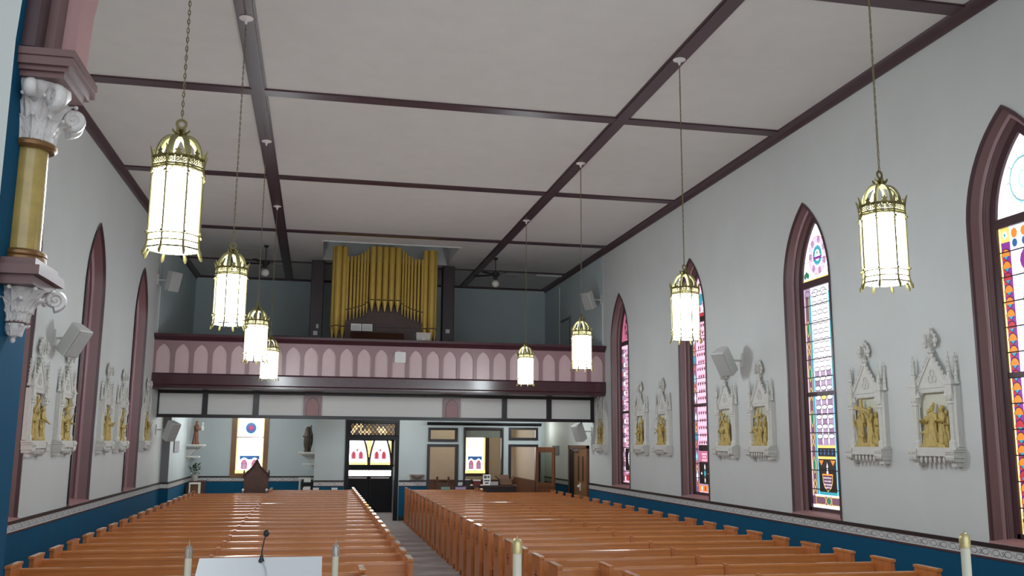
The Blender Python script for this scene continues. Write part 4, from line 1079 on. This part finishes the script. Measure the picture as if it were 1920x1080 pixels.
# ================================================================== ORGAN
def organ():
    root = thing('pipe_organ', (1.75, 26.3, 3.56), 'gold piped organ in a dark walnut case on the gallery under the ceiling', 'organ')
    def pipe(x, y, r, zt, zm, zf):
        mb = MB(); n = 14
        mb.lathe([(r, zm), (r, zt)], (x, y, 0), n); mb.lathe([(.012, zf), (r * .98, zm - .03), (r, zm)], (x, y, 0), n)
        p = mb.build('organ_pipe', 'pipe_gold', root)
        mb = MB(); mb.box((x - r * .72, y - r - .006, zm - .005), (x + r * .72, y - r * .6, zm + .022)); mb.build('pipe_mouth', 'pipe_mouth', p, angle=0)
    def Z(z): return z - 3.56
    X0 = 1.75
    for sx_ in (-1, 1):
        for k, (dx, r) in enumerate(((1.16, .085), (1.33, .10), (1.44 , .06))):
            pipe(sx_ * dx, -.12 if k == 1 else -.02, r, Z(7.68), Z(5.40 - .0), Z(5.02))
    for k in range(5): pipe(-.36 + .18 * k, -.10, .084, Z(7.72), Z(6.17), Z(5.86))
    for sx_ in (-1, 1):
        for k in range(7):
            t = k / 6; x = sx_ * (.50 + .082 * k + .002 * k * k); pipe(x, -.02, .037 + .004 * t, Z(7.66 - .24 * sin(pi * min(1, t * 1.2) / 2)), Z(6.10 - .22 * (t ** .7)), Z(5.80 - .22 * (t ** .7)))
    mb = MB()
    mb.box((-1.5, .08, 0), (1.5, .62, Z(5.05)))
    q = [(-1.05, Z(5.0)), (1.05, Z(5.0)), (1.05, Z(5.56)), (.8, Z(5.6)), (.5, Z(5.74)), (.4, Z(5.84)), (-.4, Z(5.84)), (-.5, Z(5.74)), (-.8, Z(5.6)), (-1.05, Z(5.56))]
    mb.prism(q, .0, .12, 'y'); mb.box((-1.05, -.05, Z(5.42)), (1.05, .0, Z(5.46))); mb.box((-1.05, -.04, Z(5.3)), (1.05, .0, Z(5.33)))
    mb.prism([(-.45, Z(5.52)), (.45, Z(5.52)), (.38, Z(5.78)), (-.38, Z(5.78))], -.01, .0, 'y')
    mb.build('organ_case', 'case_wood', root, angle=0)
    mb = MB(); mb.box((-1.5, .1, Z(5.0)), (1.5, .5, Z(7.3))); mb.build('pipe_backing', 'case_wood', root, angle=0)
    mb = MB()
    for sx_ in (-1, 1): mb.box((sx_ * 1.05 - .03, -.02, Z(5.0)), (sx_ * 1.05 + .03, .1, Z(5.6)))
    mb.box((-1.55, -.22, 0), (1.55, .1, Z(5.02))); mb.build('impost', 'case_wood', root, angle=0)
organ()
# desk panel of the console, with music and a box on the rail side
t = thing('organ_console', (1.75, 25.5, 3.56), 'dark walnut organ console in front of the gold pipes', 'console')
mb = MB(); mb.box((-1.0, -.3, 0), (1.0, .3, 1.18)); mb.build('console_body', 'case_wood', t, angle=0)
mb = MB(); mb.prism([(-.30, 1.18), (-.05, 1.18), (.1, 1.62), (.05, 1.62)], -.95, .5, 'x'); mb.build('music_desk', 'case_wood', t, angle=0)
X_ = Matrix.Translation((0, 0, 0))
t = tag(empty('sheet_music', (1.09, 25.37, 5.19)), 'open white music sheets standing on the organ console', 'sheet music')
for a, b, nm in ((-.29, -.01, 'left_page'), (.01, .29, 'right_page')):
    mb = MB(); mb.prism([(-.03, -.36 + .36), (-.025, .0), (.035, .20), (.03, .20)], a, b, 'x')
    for k in range(5): mb.add([(a + .03, -.032 + .06 * (.03 + .03 * k) / .2, .03 + .03 * k), (b - .03, -.032 + .06 * (.03 + .03 * k) / .2, .03 + .03 * k), (b - .03, -.032 + .06 * (.036 + .03 * k) / .2, .036 + .03 * k), (a + .03, -.032 + .06 * (.036 + .03 * k) / .2, .036 + .03 * k)], [(0, 1, 2, 3)], 1)
    mb.build('page', ['paper', 'pattern'], t, angle=0)
t = tag(empty('storage_box', (2.62, 23.97, 4.80)), 'pale box with a bright clasp on the gallery rail, by the right organ pipes', 'box')
mb = MB(); mb.box((-.18, -.08, 0), (.18, .08, .2)); mb.build('box_body', 'pot', t, angle=0); mb = MB(); mb.box((-.19, -.09, .2), (.19, .09, .225)); mb.build('lid', 'pot', t, angle=0)
mb = MB(); mb.box((-.03, -.095, .045), (.04, -.08, .065)); mb.build('clasp', 'white_metal', t, angle=0)

# ------------------------------------------------------------------ posts, plates, sign
for (a, b, s) in ((-.33, .04, 'left'), (3.52, 3.88, 'right')):
    t = struct(empty('loft_column', ((a + b) / 2, 27.3, 3.56))); w = (b - a) / 2
    mb = MB(); mb.box((-w, -.15, 0), (w, .2, ZC - 3.56)); mb.build('column_shaft', 'post_dark', t, angle=0, bevel=.02)
for (x, z, lab) in ((-.10, 5.50, 'small white switch plate, upper one on the left dark post'), (-.15, 5.30, 'small white outlet plate, lower one on the left dark post'), (3.69, 5.47, 'small white outlet plate on the right dark post')):
    t = tag(empty('switch_plate', (x, 27.15, z)), lab, 'switch plate', 'wall plates on the loft posts')
    mb = MB(); w = .035 if 'upper' in lab else .06; mb.box((-w, -.012, -.06), (w, 0, .06)); mb.build('plate', 'white', t, angle=0, bevel=.003)
    mb = MB(); mb.box((-.012, -.02, -.02), (.012, -.012, .02)); mb.build('toggle', 'white_metal', t, angle=0)
t = tag(empty('wall_box', (2.03, YG, 4.36)), 'square white panel with rounded corners on the gallery arcade', 'panel')
mb = MB(); w = .14
pl = []
for cx_, cz_, a0 in ((w - .03, w - .03, 0), (-w + .03, w - .03, 90), (-w + .03, -w + .03, 180), (w - .03, -w + .03, 270)):
    for k in range(5): a = radians(a0 + 22.5 * k); pl.append((cx_ + .03 * cos(a), cz_ + .03 * sin(a)))
mb.prism(pl, -.05, .0, 'y'); mb.build('panel_body', 'white', t, angle=0)
mb = MB(); mb.box((-.08, -.056, -.07), (.08, -.05, .07)); mb.build('panel_cover', 'white', t, angle=0)

# ------------------------------------------------------------------ ceiling fans
def fan(x, y, lab, rz):
    t = thing('ceiling_fan', (x, y, ZC), lab, 'fan', 'ceiling fans in the loft')
    mb = MB(); mb.lathe([(.07, 0), (.07, -.03), (.03, -.07), (.015, -.08)], n=12); mb.cyl((0, 0, -.05), (0, 0, -.42), .014, 8); mb.build('downrod', 'fan', t)
    mb = MB(); mb.lathe([(.03, -.40), (.11, -.43), (.12, -.50), (.07, -.55), (.05, -.58)], n=16); mb.build('motor', 'fan', t)
    for k in range(5):
        mb = MB(); X = Matrix.Rotation(rz + 2 * pi * k / 5, 4, 'Z') @ Matrix.Translation((0, 0, -.5)) @ Matrix.Rotation(.2, 4, 'X')
        mb.prism([(.10, -.02), (.2, -.05), (.6, -.07), (.66, -.04), (.66, .04), (.6, .07), (.2, .05), (.10, .02)], -.005, .005, 'z', 0, X); mb.build('blade', 'fan', t, angle=0)
    mb = MB(); mb.cyl((0, 0, -.57), (0, 0, -.66), .045, 10); mb.build('lamp_holder', 'fan', t)
    mb = MB(); mb.ball((0, 0, -.75), .11, 16); mb.build('globe_shade', 'globe', t)
t = thing('ceiling_vent', (7.0, 27.95, ZC), 'thin pale vent strip on the loft ceiling at the right', 'vent')
mb = MB(); mb.box((-.42, -.05, -.02), (.42, .05, 0)); mb.build('vent_frame', 'spk', t, angle=0)
for k in range(3):
    mb = MB(); mb.box((-.40, -.04 + .03 * k, -.026), (.40, -.03 + .03 * k, -.02)); mb.build('vent_slat', 'white', t, angle=0)
mb = MB(); mb.box((-1.25, YG + .02, 4.80), (-.35, YG + .12, 4.835)); tag(mb.build('music_board', 'near_black', angle=0), 'long dark board lying on the gallery rail, left of the organ', 'board')
fan(4.83, 25.6, 'dark ceiling fan with a white globe, right of the organ', .15)
fan(-1.53, 25.4, 'dark ceiling fan with a white globe, left of the organ', .5)

# ------------------------------------------------------------------ speakers
def speaker(X, Y, Z, sg, lab, yaw, pitch, arm=.34):
    """sg = -1 on the right wall, +1 on the left wall (direction into the room)"""
    t = thing('wall_speaker', (X, Y, Z), lab, 'speaker', 'white wall speakers')
    mb = MB(); mb.box((min(0, sg * .025), -.05, -.13), (max(0, sg * .025), .05, .13)); mb.build('wall_bracket', 'spk', t, angle=0)
    mb = MB(); mb.tube([(0, 0, 0), (sg * arm * .5, -.0, -.0), (sg * arm * .8, -.03, -.02)], .02, 8); mb.build('swivel_arm', 'spk', t)
    Xm = Matrix.Translation((sg * (arm + .02), -.06, -.03)) @ Matrix.Rotation(yaw, 4, 'Z') @ Matrix.Rotation(pitch, 4, 'X')
    pl = [(-.15, -.12), (.15, -.12), (.12, .1), (.06, .14), (-.06, .14), (-.12, .1)]
    mb = MB(); mb.prism(pl, -.24, .24, 'z', 0, Xm); mb.build('speaker_cabinet', 'spk', t, angle=0, bevel=.012)
    mb = MB(); mb.box((-.14, -.135, -.225), (.14, -.12, .225), 0, Xm); mb.build('grille', 'spk_grille', t, angle=0, bevel=.006)
    return t
speaker(XR, 15.62, 3.72, -1, 'white wall speaker above two plaques, halfway along the right wall', radians(-64), radians(34))
speaker(XL, 15.2, 3.74, 1, 'white wall speaker above the near plaques on the left wall', radians(64), radians(34), .26)
speaker(XR, 24.2, 6.12, -1, 'white wall speaker high on the right wall beside the gallery', radians(-58), radians(26))
speaker(XL, 23.7, 6.1, 1, 'white wall speaker high on the left wall above the gallery', radians(50), radians(16))
speaker(XR, 25.2, 2.55, -1, 'white wall speaker under the gallery, above the side door', radians(-62), radians(26))
speaker(XL, 25.0, 2.48, 1, 'white wall speaker under the gallery on the left wall', radians(55), radians(24))
for (X, sg, y, z0_, z1_, lab) in ((XR, -1, 23.98, 4.80, 6.0, 'thin white cable conduit from the gallery rail to the right high speaker'), (XL, 1, 23.98, 4.80, 5.98, 'thin white cable conduit from the gallery rail to the left high speaker'), (XR, -1, 28.6, 3.6, 7.2, 'thin white pipe up the far right wall of the loft')):
    mb = MB(); mb.cyl((X + sg * .03, y, z0_), (X + sg * .03, y, z1_), .016, 8)
    tag(mb.build('conduit', 'spk'), lab, 'pipe')
mb = MB(); mb.box((XR - .03, 28.75, 1.86), (XR, 29.55, 2.14)); tag(mb.build('notice_board', 'grey', angle=0), 'grey notice plate on the right wall past the side door', 'plate')
mb = MB(); mb.box((XL + .2, 26.75, 1.9), (XL + .23, 27.65, 2.2)); tag(mb.build('notice_board', 'grey', angle=0), 'grey notice plate on the left wall under the gallery', 'plate')
# ------------------------------------------------------------------ chancel furniture near the camera
def at(u, v, Y):                                      # point of the photo at depth Y
    R = Vector((.97885287, -.20443119, .00741204)); U = Vector((-.04095063, -.16032178, .98621497)); F = Vector((.20042479, .96566289, .16530302))
    d = F + R * ((u - 960) / 1735.86) - U * ((v - 540) / 1735.86); return Vector((0, 0, HC)) + d * (Y / d.y)
def candle(u, v, Y, lab, d, brass):
    p = at(u, v, Y); t = thing('altar_candlestick', (p.x, Y, .45), lab, 'candle', 'altar candlesticks')
    h = p.z - .45
    mb = MB(); mb.lathe([(.15, 0), (.15, .02), (.10, .05), (.04, .09), (.022, .12), (.018, .4), (.035, .44), (.018, .48), (.016, h - .62), (.04, h - .58), (.02, h - .54), (.06, h - .50), (.06, h - .485)], n=16); mb.build('stand', 'brass', t)
    mb = MB(); mb.lathe([(d / 2, h - .485), (d / 2, h - .055)], n=16); mb.build('wax_candle', 'wax', t)
    if brass:
        mb = MB(); mb.lathe([(d / 2 + .003, h - .06), (d / 2 + .004, h - .02), (d / 2, h - .004), (d * .28, h + .006), (d * .16, h + .004)], n=16); mb.build('brass_follower', 'follower', t)
    else:
        mb = MB(); mb.lathe([(d / 2 + .002, h - .065), (d / 2 + .002, h - .02), (d * .3, h - .008), (d * .12, h)], n=14); mb.build('glass_follower', 'follower_glass', t)
    mb = MB(); mb.cyl((0, 0, h - .02), (0, .002, h + .018), .0025, 5); mb.build('wick', 'wick', t)
M['follower_glass'] = mat('grey_follower_glass', (176, 168, 160), .08, metal=.3); M['wick'] = mat('pale_wick', (190, 176, 150), .8)
candle(355, 1021, 5.0, 'slim white candle with a glass follower, left of the lectern', .034, False)
candle(630, 1018, 5.0, 'slim white candle with a glass follower, right of the lectern', .032, False)
candle(970, 1012, 4.3, 'thick white candle with a brass follower in front of the right pews', .042, True)
candle(1808, 1002, 3.9, 'thick white candle with a brass follower at the far right, by the dado', .042, True)
lec = thing('lectern', (-.2, 4.05, .45), 'lectern with a slanted white top board in front of the left pews', 'lectern')
pTL, pTR = at(374, 1047, 4.2), at(604, 1043, 4.2)
X0_, X1_ = pTL.x + .2, pTR.x + .2; zt = (pTL.z + pTR.z) / 2 - .45
sl = radians(24); Lb = .42
mb = MB(); q = [(.15, zt), (.15 - Lb * cos(sl), zt - Lb * sin(sl)), (.15 - Lb * cos(sl), zt - Lb * sin(sl) - .03), (.15, zt - .03)]
mb.prism(q, X0_, X1_, 'x'); mb.build('top_board', 'lectern_top', lec, angle=0)
mb = MB(); xm = (X0_ + X1_) / 2; mb.prism([(.10, zt - .05), (-.18, zt - .175), (-.12, .04), (.10, .04)], xm - .16, xm + .16, 'x'); mb.build('pedestal', 'oak', lec, angle=0)
mb = MB(); mb.box((xm - .25, -.2, 0), (xm + .25, .18, .04)); mb.build('foot_plate', 'oak', lec, angle=0)
pm = at(490, 1054, 4.17); zb = .45 + zt - (4.2 - 4.17) * sin(sl) / cos(sl)
mic = thing('gooseneck_microphone', (pm.x, 4.17, zb - .004), 'small black gooseneck microphone standing on the white lectern board', 'microphone')
mb = MB(); mb.lathe([(.012, 0), (.012, .008), (.007, .02), (.006, .03)], n=12); mb.build('mic_base', 'black', mic)
mb = MB(); mb.tube([(0, 0, .02), (.001, 0, .05), (.006, .0, .085), (.011, 0, .105)], [.004, .003, .0028, .0028], 8); mb.build('gooseneck', 'black', mic)
mb = MB(); mb.ball((.0145, -.002, .119), .0125, 12, 0, None, (1, 1, 1.25)); mb.build('foam_head', 'black', mic)
mb = MB(); sp = sin(sl) / cos(sl)
mb.tube([(pm.x + a, 4.17 - b, zb - b * sp + .004) for a, b in ((.006, .005), (.012, .03), (.022, .06), (.026, .1), (.03, .16), (.03, .24))], .0022, 6)
tag(mb.build('microphone_cable', 'cable'), 'pale cable trailing down the white lectern board', 'cable')
# ================================================================== BACK OF THE CHURCH
T = Matrix.Translation
# gothic hooded seat under the rear window
t = thing('gothic_chair', (-1.72, 29.3, 0), 'dark gothic wooden chair with a steep pointed back before the rear window', 'chair')
mb = MB(); mb.prism([(-.36, .0), (.36, .0), (.36, 1.22), (.10, 1.48), (0, 1.64), (-.10, 1.48), (-.36, 1.22)], .2, .27, 'y'); mb.build('pointed_back', 'case_wood', t, angle=0)
mb = MB()
for s in (-1, 1): mb.tube([(s * .37, .17, 1.2), (s * .12, .17, 1.44), (0, .17, 1.66)], .025, 6); mb.lathe([(.03, 1.1), (.03, 1.28), (.012, 1.36)], (s * .36, .2, 0), 8)
mb.cyl((0, .2, 1.6), (0, .2, 1.78), .008, 6); mb.cyl((-.05, .2, 1.73), (.05, .2, 1.73), .008, 6); mb.build('crest_moulding', 'case_wood', t)
mb = MB(); mb.box((-.36, -.28, .42), (.36, .2, .48)); mb.build('seat', 'case_wood', t, angle=0)
for s in (-1, 1):
    mb = MB(); a, b = sorted((s * .31, s * .37)); mb.prism([(-.28, 0), (-.22, 0), (-.2, .42), (.2, .42), (.2, .78), (-.24, .74), (-.28, .70)], a, b, 'x'); mb.build('arm_side', 'case_wood', t, angle=0)
    mb = MB(); mb.ball((s * .34, -.2, .78), .04, 8); mb.build('arm_knob', 'white_metal', t)
# statues on wall brackets
def statue(x, y, z, face, robe, head, lab, child, glory):
    t = thing('statue', (x, y, z), lab, 'statue', None, face)
    mb = MB(); figure(mb, Matrix.Identity(4), .72, 0, ((.10, .66, .2), (-.12, .62, .2)), 0, 1.0, 1); mb.box((-.11, -.1, -.001), (.11, .1, .02)); mb.build('robed_body', [robe, head], t, angle=50)
    if child:
        mb = MB(); mb.ball((.05, -.17, .62), .045, 8); mb.lathe([(.05, .42), (.055, .5), (.03, .58)], (.05, -.16, 0), 10); mb.build('held_child', 'plaster', t)
    if glory:
        mb = MB(); mb.ball((0, .0, .38), .4, 14, 0, None, (.42, .38, .98)); mb.build('mantle', 'dark_statue', t)
        mb = MB(); o = [(.20 * cos(2*pi*k/28) * (1.12 if k % 2 else 1), .38 + .40 * sin(2*pi*k/28) * (1.06 if k % 2 else 1)) for k in range(28)]
        mb.prism(o, .06, .10, 'y'); mb.build('ray_glory', 'dark_statue', t, angle=0)
    return t
def bracket(x, y, z, face, lab):
    t = thing('wall_shelf', (x, y, z), lab, 'shelf', None, face)
    mb = MB(); mb.box((-.3, -.5, -.04), (.3, 0, 0)); mb.box((-.26, -.44, -.08), (.26, 0, -.04)); mb.build('shelf_top', 'plaster', t, angle=0)
    mb = MB(); mb.prism([(-.4, -.08), (0, -.08), (0, -.34), (-.1, -.34), (-.22, -.2)], -.18, .18, 'x'); mb.build('corbel', 'spk_grille', t, angle=0)
    mb = MB(); mb.box((-.2, -.36, -.38), (.2, 0, -.34)); mb.prism([(-.14, -.38), (0, -.38), (0, -.5)], -.12, .12, 'x'); mb.build('lower_ledge', 'plaster', t, angle=0)
bracket(-.02, 29.1, 1.90, -pi / 2, 'white wall shelf with corbel under the dark rayed statue'); statue(-.24, 29.1, 1.90, -pi / 2, 'dark_statue', 'dark_statue', 'dark statue with a rayed oval glory on the shelf left of the passage door', False, True)
bracket(XL + .2, 29.6, 2.10, pi / 2, 'white wall shelf with corbel in the rear left corner under the brown statue'); statue(XL + .42, 29.6, 2.10, pi / 2, 'robe', 'skin', 'brown robed statue holding a pale child on the rear left corner shelf', True, False)
# rear left corner: cabinet, plant, small white framed stand
t = thing('side_cabinet', (-3.44, 29.7, 0), 'dark brown cabinet in the rear left corner under the plant', 'cabinet')
mb = MB(); mb.box((-.2, -.3, 0), (.22, .35, 1.0)); mb.build('cabinet_body', 'case_wood', t, angle=0); mb = MB(); mb.box((-.22, -.32, 1.0), (.24, .37, 1.03)); mb.build('cabinet_top', 'case_wood', t, angle=0)
for s in (-1, 1):
    mb = MB(); mb.box((-.09 + s * .1 - .09, -.315, .08), (-.09 + s * .1 + .09 + .1, -.30, .92)); mb.build('cabinet_door', 'case_wood', t, angle=0)
t = thing('potted_plant', (-3.5, 29.5, 1.03), 'bushy green plant in a pale pot on the corner cabinet', 'plant')
mb = MB(); mb.lathe([(.08, 0), (.11, .18), (.12, .19), (.10, .19)], n=14); mb.build('pot', 'pot', t)
mb = MB(); rr = random.Random(3)
for k in range(70):
    a = rr.random() * 2 * pi; r = .16 * sqrt(rr.random()); z = .18 + rr.random() * .30; d = Vector((cos(a), sin(a), rr.uniform(.1, 1.2))).normalized() * .11
    p = Vector((r * cos(a), r * sin(a), z)); w = Vector((-sin(a), cos(a), 0)) * .022
    mb.add([p, p + d * .5 + w, p + d, p + d * .5 - w], [(0, 1, 2, 3)])
    if k % 6 == 0: mb.cyl((0, 0, .17), tuple(p), .004, 4)
mb.build('foliage', 'leaf', t, angle=0, recalc=False)
t = thing('small_stand', (-3.42, 29.0, 0), 'small white framed stand beside the corner cabinet', 'stand')
for x in (-.13, .13):
    for y in (-.12, .12):
        mb = MB(); mb.box((x - .018, y - .018, 0), (x + .018, y + .018, .98)); mb.build('leg', 'wax', t, angle=0)
mb = MB(); mb.box((-.15, -.14, .96), (.15, .14, 1.0)); mb.build('stand_top', 'wax', t, angle=0); mb = MB(); mb.box((-.12, -.01, .35), (.12, .01, .95)); mb.build('stand_panel', 'wood_mid', t, angle=0)
# folded metal posts and a leaflet rack by the passage
t = thing('radiator', (-.30, YW - .15, 0), 'pale column radiator by the vestibule corner', 'radiator')
for k in range(4):
    mb = MB(); x = -.15 + .09 * k; mb.tube([(x, 0, .1), (x, 0, 1.1)], .032, 8); mb.build('radiator_column', 'spk', t)
mb = MB(); mb.cyl((-.2, 0, .14), (.18, 0, .14), .03, 8); mb.cyl((-.2, 0, 1.06), (.18, 0, 1.06), .03, 8); mb.box((-.17, -.03, 0), (-.11, .03, .12)); mb.box((.09, -.03, 0), (.15, .03, .12)); mb.build('header_pipe', 'spk', t)
t = thing('leaflet_rack', (-.2, 28.2, 0), 'dark leaflet rack leaning beside the vestibule corner', 'rack')
mb = MB(); mb.box((-.16, -.08, 0), (.16, .12, .1)); mb.prism([(-.06, .1), (.0, .1), (.1, 1.12), (.06, 1.12)], -.16, .16, 'x'); mb.build('rack_body', 'near_black', t, angle=0)
for k in range(3):
    mb = MB(); z = .5 + .22 * k; mb.box((-.14, -.07 + .02 * k, z), (.14, .0 + .02 * k, z + .1)); mb.build('pocket', 'near_black', t, angle=0)
    mb = MB(); mb.box((-.1, -.05 + .02 * k, z + .02), (.1, -.03 + .02 * k, z + .2)); mb.build('leaflet', 'paper', t, angle=0)
# papers on the last left pews
for (x, lab) in ((-.22, 'white booklet lying on the last left pew, next to the leaflet rack'), (.05, 'white booklet lying on the last left pew, middle one'), (.55, 'white booklet lying on the last left pew, nearest the aisle')):
    y = Y0 + PITCH * 22 + .375
    t = tag(empty('booklet', (x, y, .904)), lab, 'booklet', 'booklets on the last left pew')
    mb = MB(); mb.box((-.08, -.03, 0), (.08, .03, .055)); mb.build('page_block', 'paper', t, angle=0); mb = MB(); mb.box((-.083, -.033, .055), (.083, .033, .06)); mb.build('cover', 'spk', t, angle=0)
# holy water basin on the vestibule wall
t = thing('wall_basin', (2.9, YV, 1.17), 'small stone basin on the wall right of the passage door', 'basin')
mb = MB(); mb.lathe([(.04, 0), (.12, .03), (.18, .09), (.20, .12), (.18, .12), (.05, .05)], (0, -.14, 0), 16); mb.build('bowl', 'pot', t)
mb = MB(); mb.box((-.21, -.04, -.02), (.21, 0, .14)); mb.build('back_plate', 'pot', t, angle=0)
# table with clutter
t = thing('desk', (4.98, 26.9, 0), 'dark table crowded with papers and boxes behind the right pews', 'table')
mb = MB(); mb.box((-.78, -.22, .97), (.78, .3, 1.01)); mb.build('table_top', 'case_wood', t, angle=0)
mb = MB(); mb.box((-.74, -.18, .45), (.74, .26, .97)); mb.build('apron_panel', 'frame_dark', t, angle=0)
for x in (-.7, .7):
    for y in (-.15, .23):
        mb = MB(); mb.box((x - .035, y - .035, 0), (x + .035, y + .035, .5)); mb.build('leg', 'case_wood', t, angle=0)
t = thing('cardboard_box', (5.42, 26.92, 1.01), 'open brown cardboard box with raised flaps on the dark table', 'box')
mb = MB()
for a, b in (((-.18, -.14, 0), (.18, -.13, .16)), ((-.18, .13, 0), (.18, .14, .16)), ((-.18, -.14, 0), (-.17, .14, .16)), ((.17, -.14, 0), (.18, .14, .16)), ((-.18, -.14, 0), (.18, .14, .01))): mb.box(a, b)
mb.build('box_body', 'card', t, angle=0)
for s in (-1, 1):
    mb = MB(); mb.prism([(s * .175, .155), (s * .29, .25), (s * .285, .26), (s * .17, .165)], -.13, .13, 'y'); mb.build('flap', 'card', t, angle=0)
mb = MB(); mb.prism([(.135, .155), (.17, .28), (.16, .285), (.13, .16)], -.15, .15, 'x'); mb.build('flap', 'card', t, angle=0)
t = thing('notice_card', (4.86, 26.76, 1.01), 'white printed notice standing on the dark table', 'notice')
mb = MB(); mb.prism([(0, 0), (.012, 0), (.062, .3), (.05, .3)], -.11, .11, 'x'); mb.build('card_sheet', 'paper', t, angle=0)
mb = MB()
for (a, b, z0, z1) in ((-.08, .0, .19, .27), (.02, .08, .2, .26), (-.08, .08, .11, .15), (-.06, .05, .04, .08)): mb.prism([(.05 * z0 / .3 - .001, z0), (.05 * z0 / .3 + .002, z0), (.05 * z1 / .3 + .002, z1), (.05 * z1 / .3 - .001, z1)], a, b, 'x')
mb.build('printed_block', 'pattern', t, angle=0)
def desk_item(nm, x, y, sz, m, lab, cat, z=1.01, top=None):
    t = thing(nm, (x, y, z), lab, cat); mb = MB(); mb.box((-sz[0]/2, -sz[1]/2, 0), (sz[0]/2, sz[1]/2, sz[2] * .8)); mb.build('body', m, t, angle=0, bevel=.004)
    mb = MB(); mb.box((-sz[0]/2 - .004, -sz[1]/2 - .004, sz[2] * .8), (sz[0]/2 + .004, sz[1]/2 + .004, sz[2])); mb.build('lid', top or m, t, angle=0)
desk_item('black_case', 4.31, 26.85, (.14, .16, .15), 'black', 'small black case at the left end of the dark table', 'case')
desk_item('supply_box', 4.58, 26.88, (.2, .16, .15), 'dark_red', 'dark red box with a pale lid on the dark table', 'box', top='paper')
desk_item('tray', 5.08, 26.8, (.2, .2, .10), 'spk_grille', 'grey paper tray between the notice and the cardboard box', 'tray')
desk_item('leaflet_pile', 3.62, Y0 + PITCH * 22 + .372, (.24, .05, .07), 'teal_item', 'teal leaflet pile on the last right pew', 'leaflets', z=.908)
desk_item('leaflet_pile', 4.05, Y0 + PITCH * 22 + .372, (.30, .05, .07), 'lilac_item', 'lilac leaflet pile on the last right pew', 'leaflets', z=.908)
# chair seen through the left opening
t = thing('wooden_chair', (3.78, 28.4, 0), 'dark wooden chair seen through the left vestibule doorway', 'chair')
mb = MB(); mb.box((-.2, -.2, .44), (.2, .2, .48)); mb.build('seat', 'wood_red', t, angle=0)
for x in (-.17, .17):
    mb = MB(); mb.box((x - .03, -.2, 0), (x + .03, -.14, 1.16)); mb.ball((x, -.17, 1.17), .038, 6); mb.build('rear_post', 'wood_red', t)
    mb = MB(); mb.box((x - .025, .14, 0), (x + .025, .19, .45)); mb.build('front_leg', 'wood_red', t, angle=0)
for z0_, z1_ in ((.85, 1.02), (.62, .68)):
    mb = MB(); mb.box((-.15, -.18, z0_), (.15, -.15, z1_)); mb.build('back_slat', 'wood_red', t, angle=0)

# ================================================================== LIGHT
def area(name, loc, rot, size, sy, power, col=(1, 1, 1)):
    l = bpy.data.lights.new(name, 'AREA'); l.shape = 'RECTANGLE'; l.size = size; l.size_y = sy; l.energy = power; l.color = col
    o = bpy.data.objects.new(name, l); COL.objects.link(o); o.location = loc; o.rotation_euler = rot; return o
def point(name, loc, power, col=(1, 1, 1), r=.12):
    l = bpy.data.lights.new(name, 'POINT'); l.energy = power; l.color = col; l.shadow_soft_size = r
    o = bpy.data.objects.new(name, l); COL.objects.link(o); o.location = loc; return o
point('sacristy_room_fill', (4.3, 29.0, 3.1), 46, (1, .94, .86))  # added fill for the beige rooms, without any fixture
point('under_loft_fill_left', (-2.2, 27.8, 3.25), 90, (.92, 1, 1))  # added fill, lightens the rear left recess under the loft
point('under_loft_fill_middle', (2.2, 25.7, 3.2), 50, (.92, 1, 1))  # added fill in mid-air, lightens the vestibule front
point('under_loft_fill_right', (6.0, 25.7, 3.2), 55, (.92, 1, 1))  # added fill for the right rear wall, no light fitting here
point('corridor_fill', (7.0, 29.8, 2.7), 14, (.92, 1, 1))  # fill added to brighten the dark gap right of the vestibule
w = bpy.data.worlds.new('world'); SC.world = w; w.use_nodes = True
bg = w.node_tree.nodes['Background']; bg.inputs['Color'].default_value = (.88, .95, 1.0, 1); bg.inputs['Strength'].default_value = 1.85

# ================================================================== CAMERA
cam = bpy.data.cameras.new('camera'); co = bpy.data.objects.new('camera', cam); COL.objects.link(co)
R = Vector((.97885287, -.20443119, .00741204)); U = Vector((-.04095063, -.16032178, .98621497)); F = Vector((.20042479, .96566289, .16530302))
m = Matrix((R, U, -F)).transposed().to_4x4(); m.translation = (0, 0, HC); co.matrix_world = m
cam.sensor_fit = 'HORIZONTAL'; cam.sensor_width = 36; cam.lens = 1735.86 / 1920 * 36; cam.clip_start = .05; cam.clip_end = 200
SC.camera = co
vs = SC.view_settings; SC.display_settings.display_device = 'sRGB'; vs.view_transform = 'Standard'; vs.look = 'None'; vs.exposure = 0; vs.gamma = 1; vs.use_curve_mapping = False
cy = SC.cycles; cy.use_denoising = True; cy.max_bounces = 8; cy.diffuse_bounces = 5; cy.glossy_bounces = 3; cy.transmission_bounces = 4; cy.sample_clamp_indirect = 4; cy.caustics_reflective = False; cy.caustics_refractive = False; cy.use_light_tree = True
bpy.context.view_layer.update()
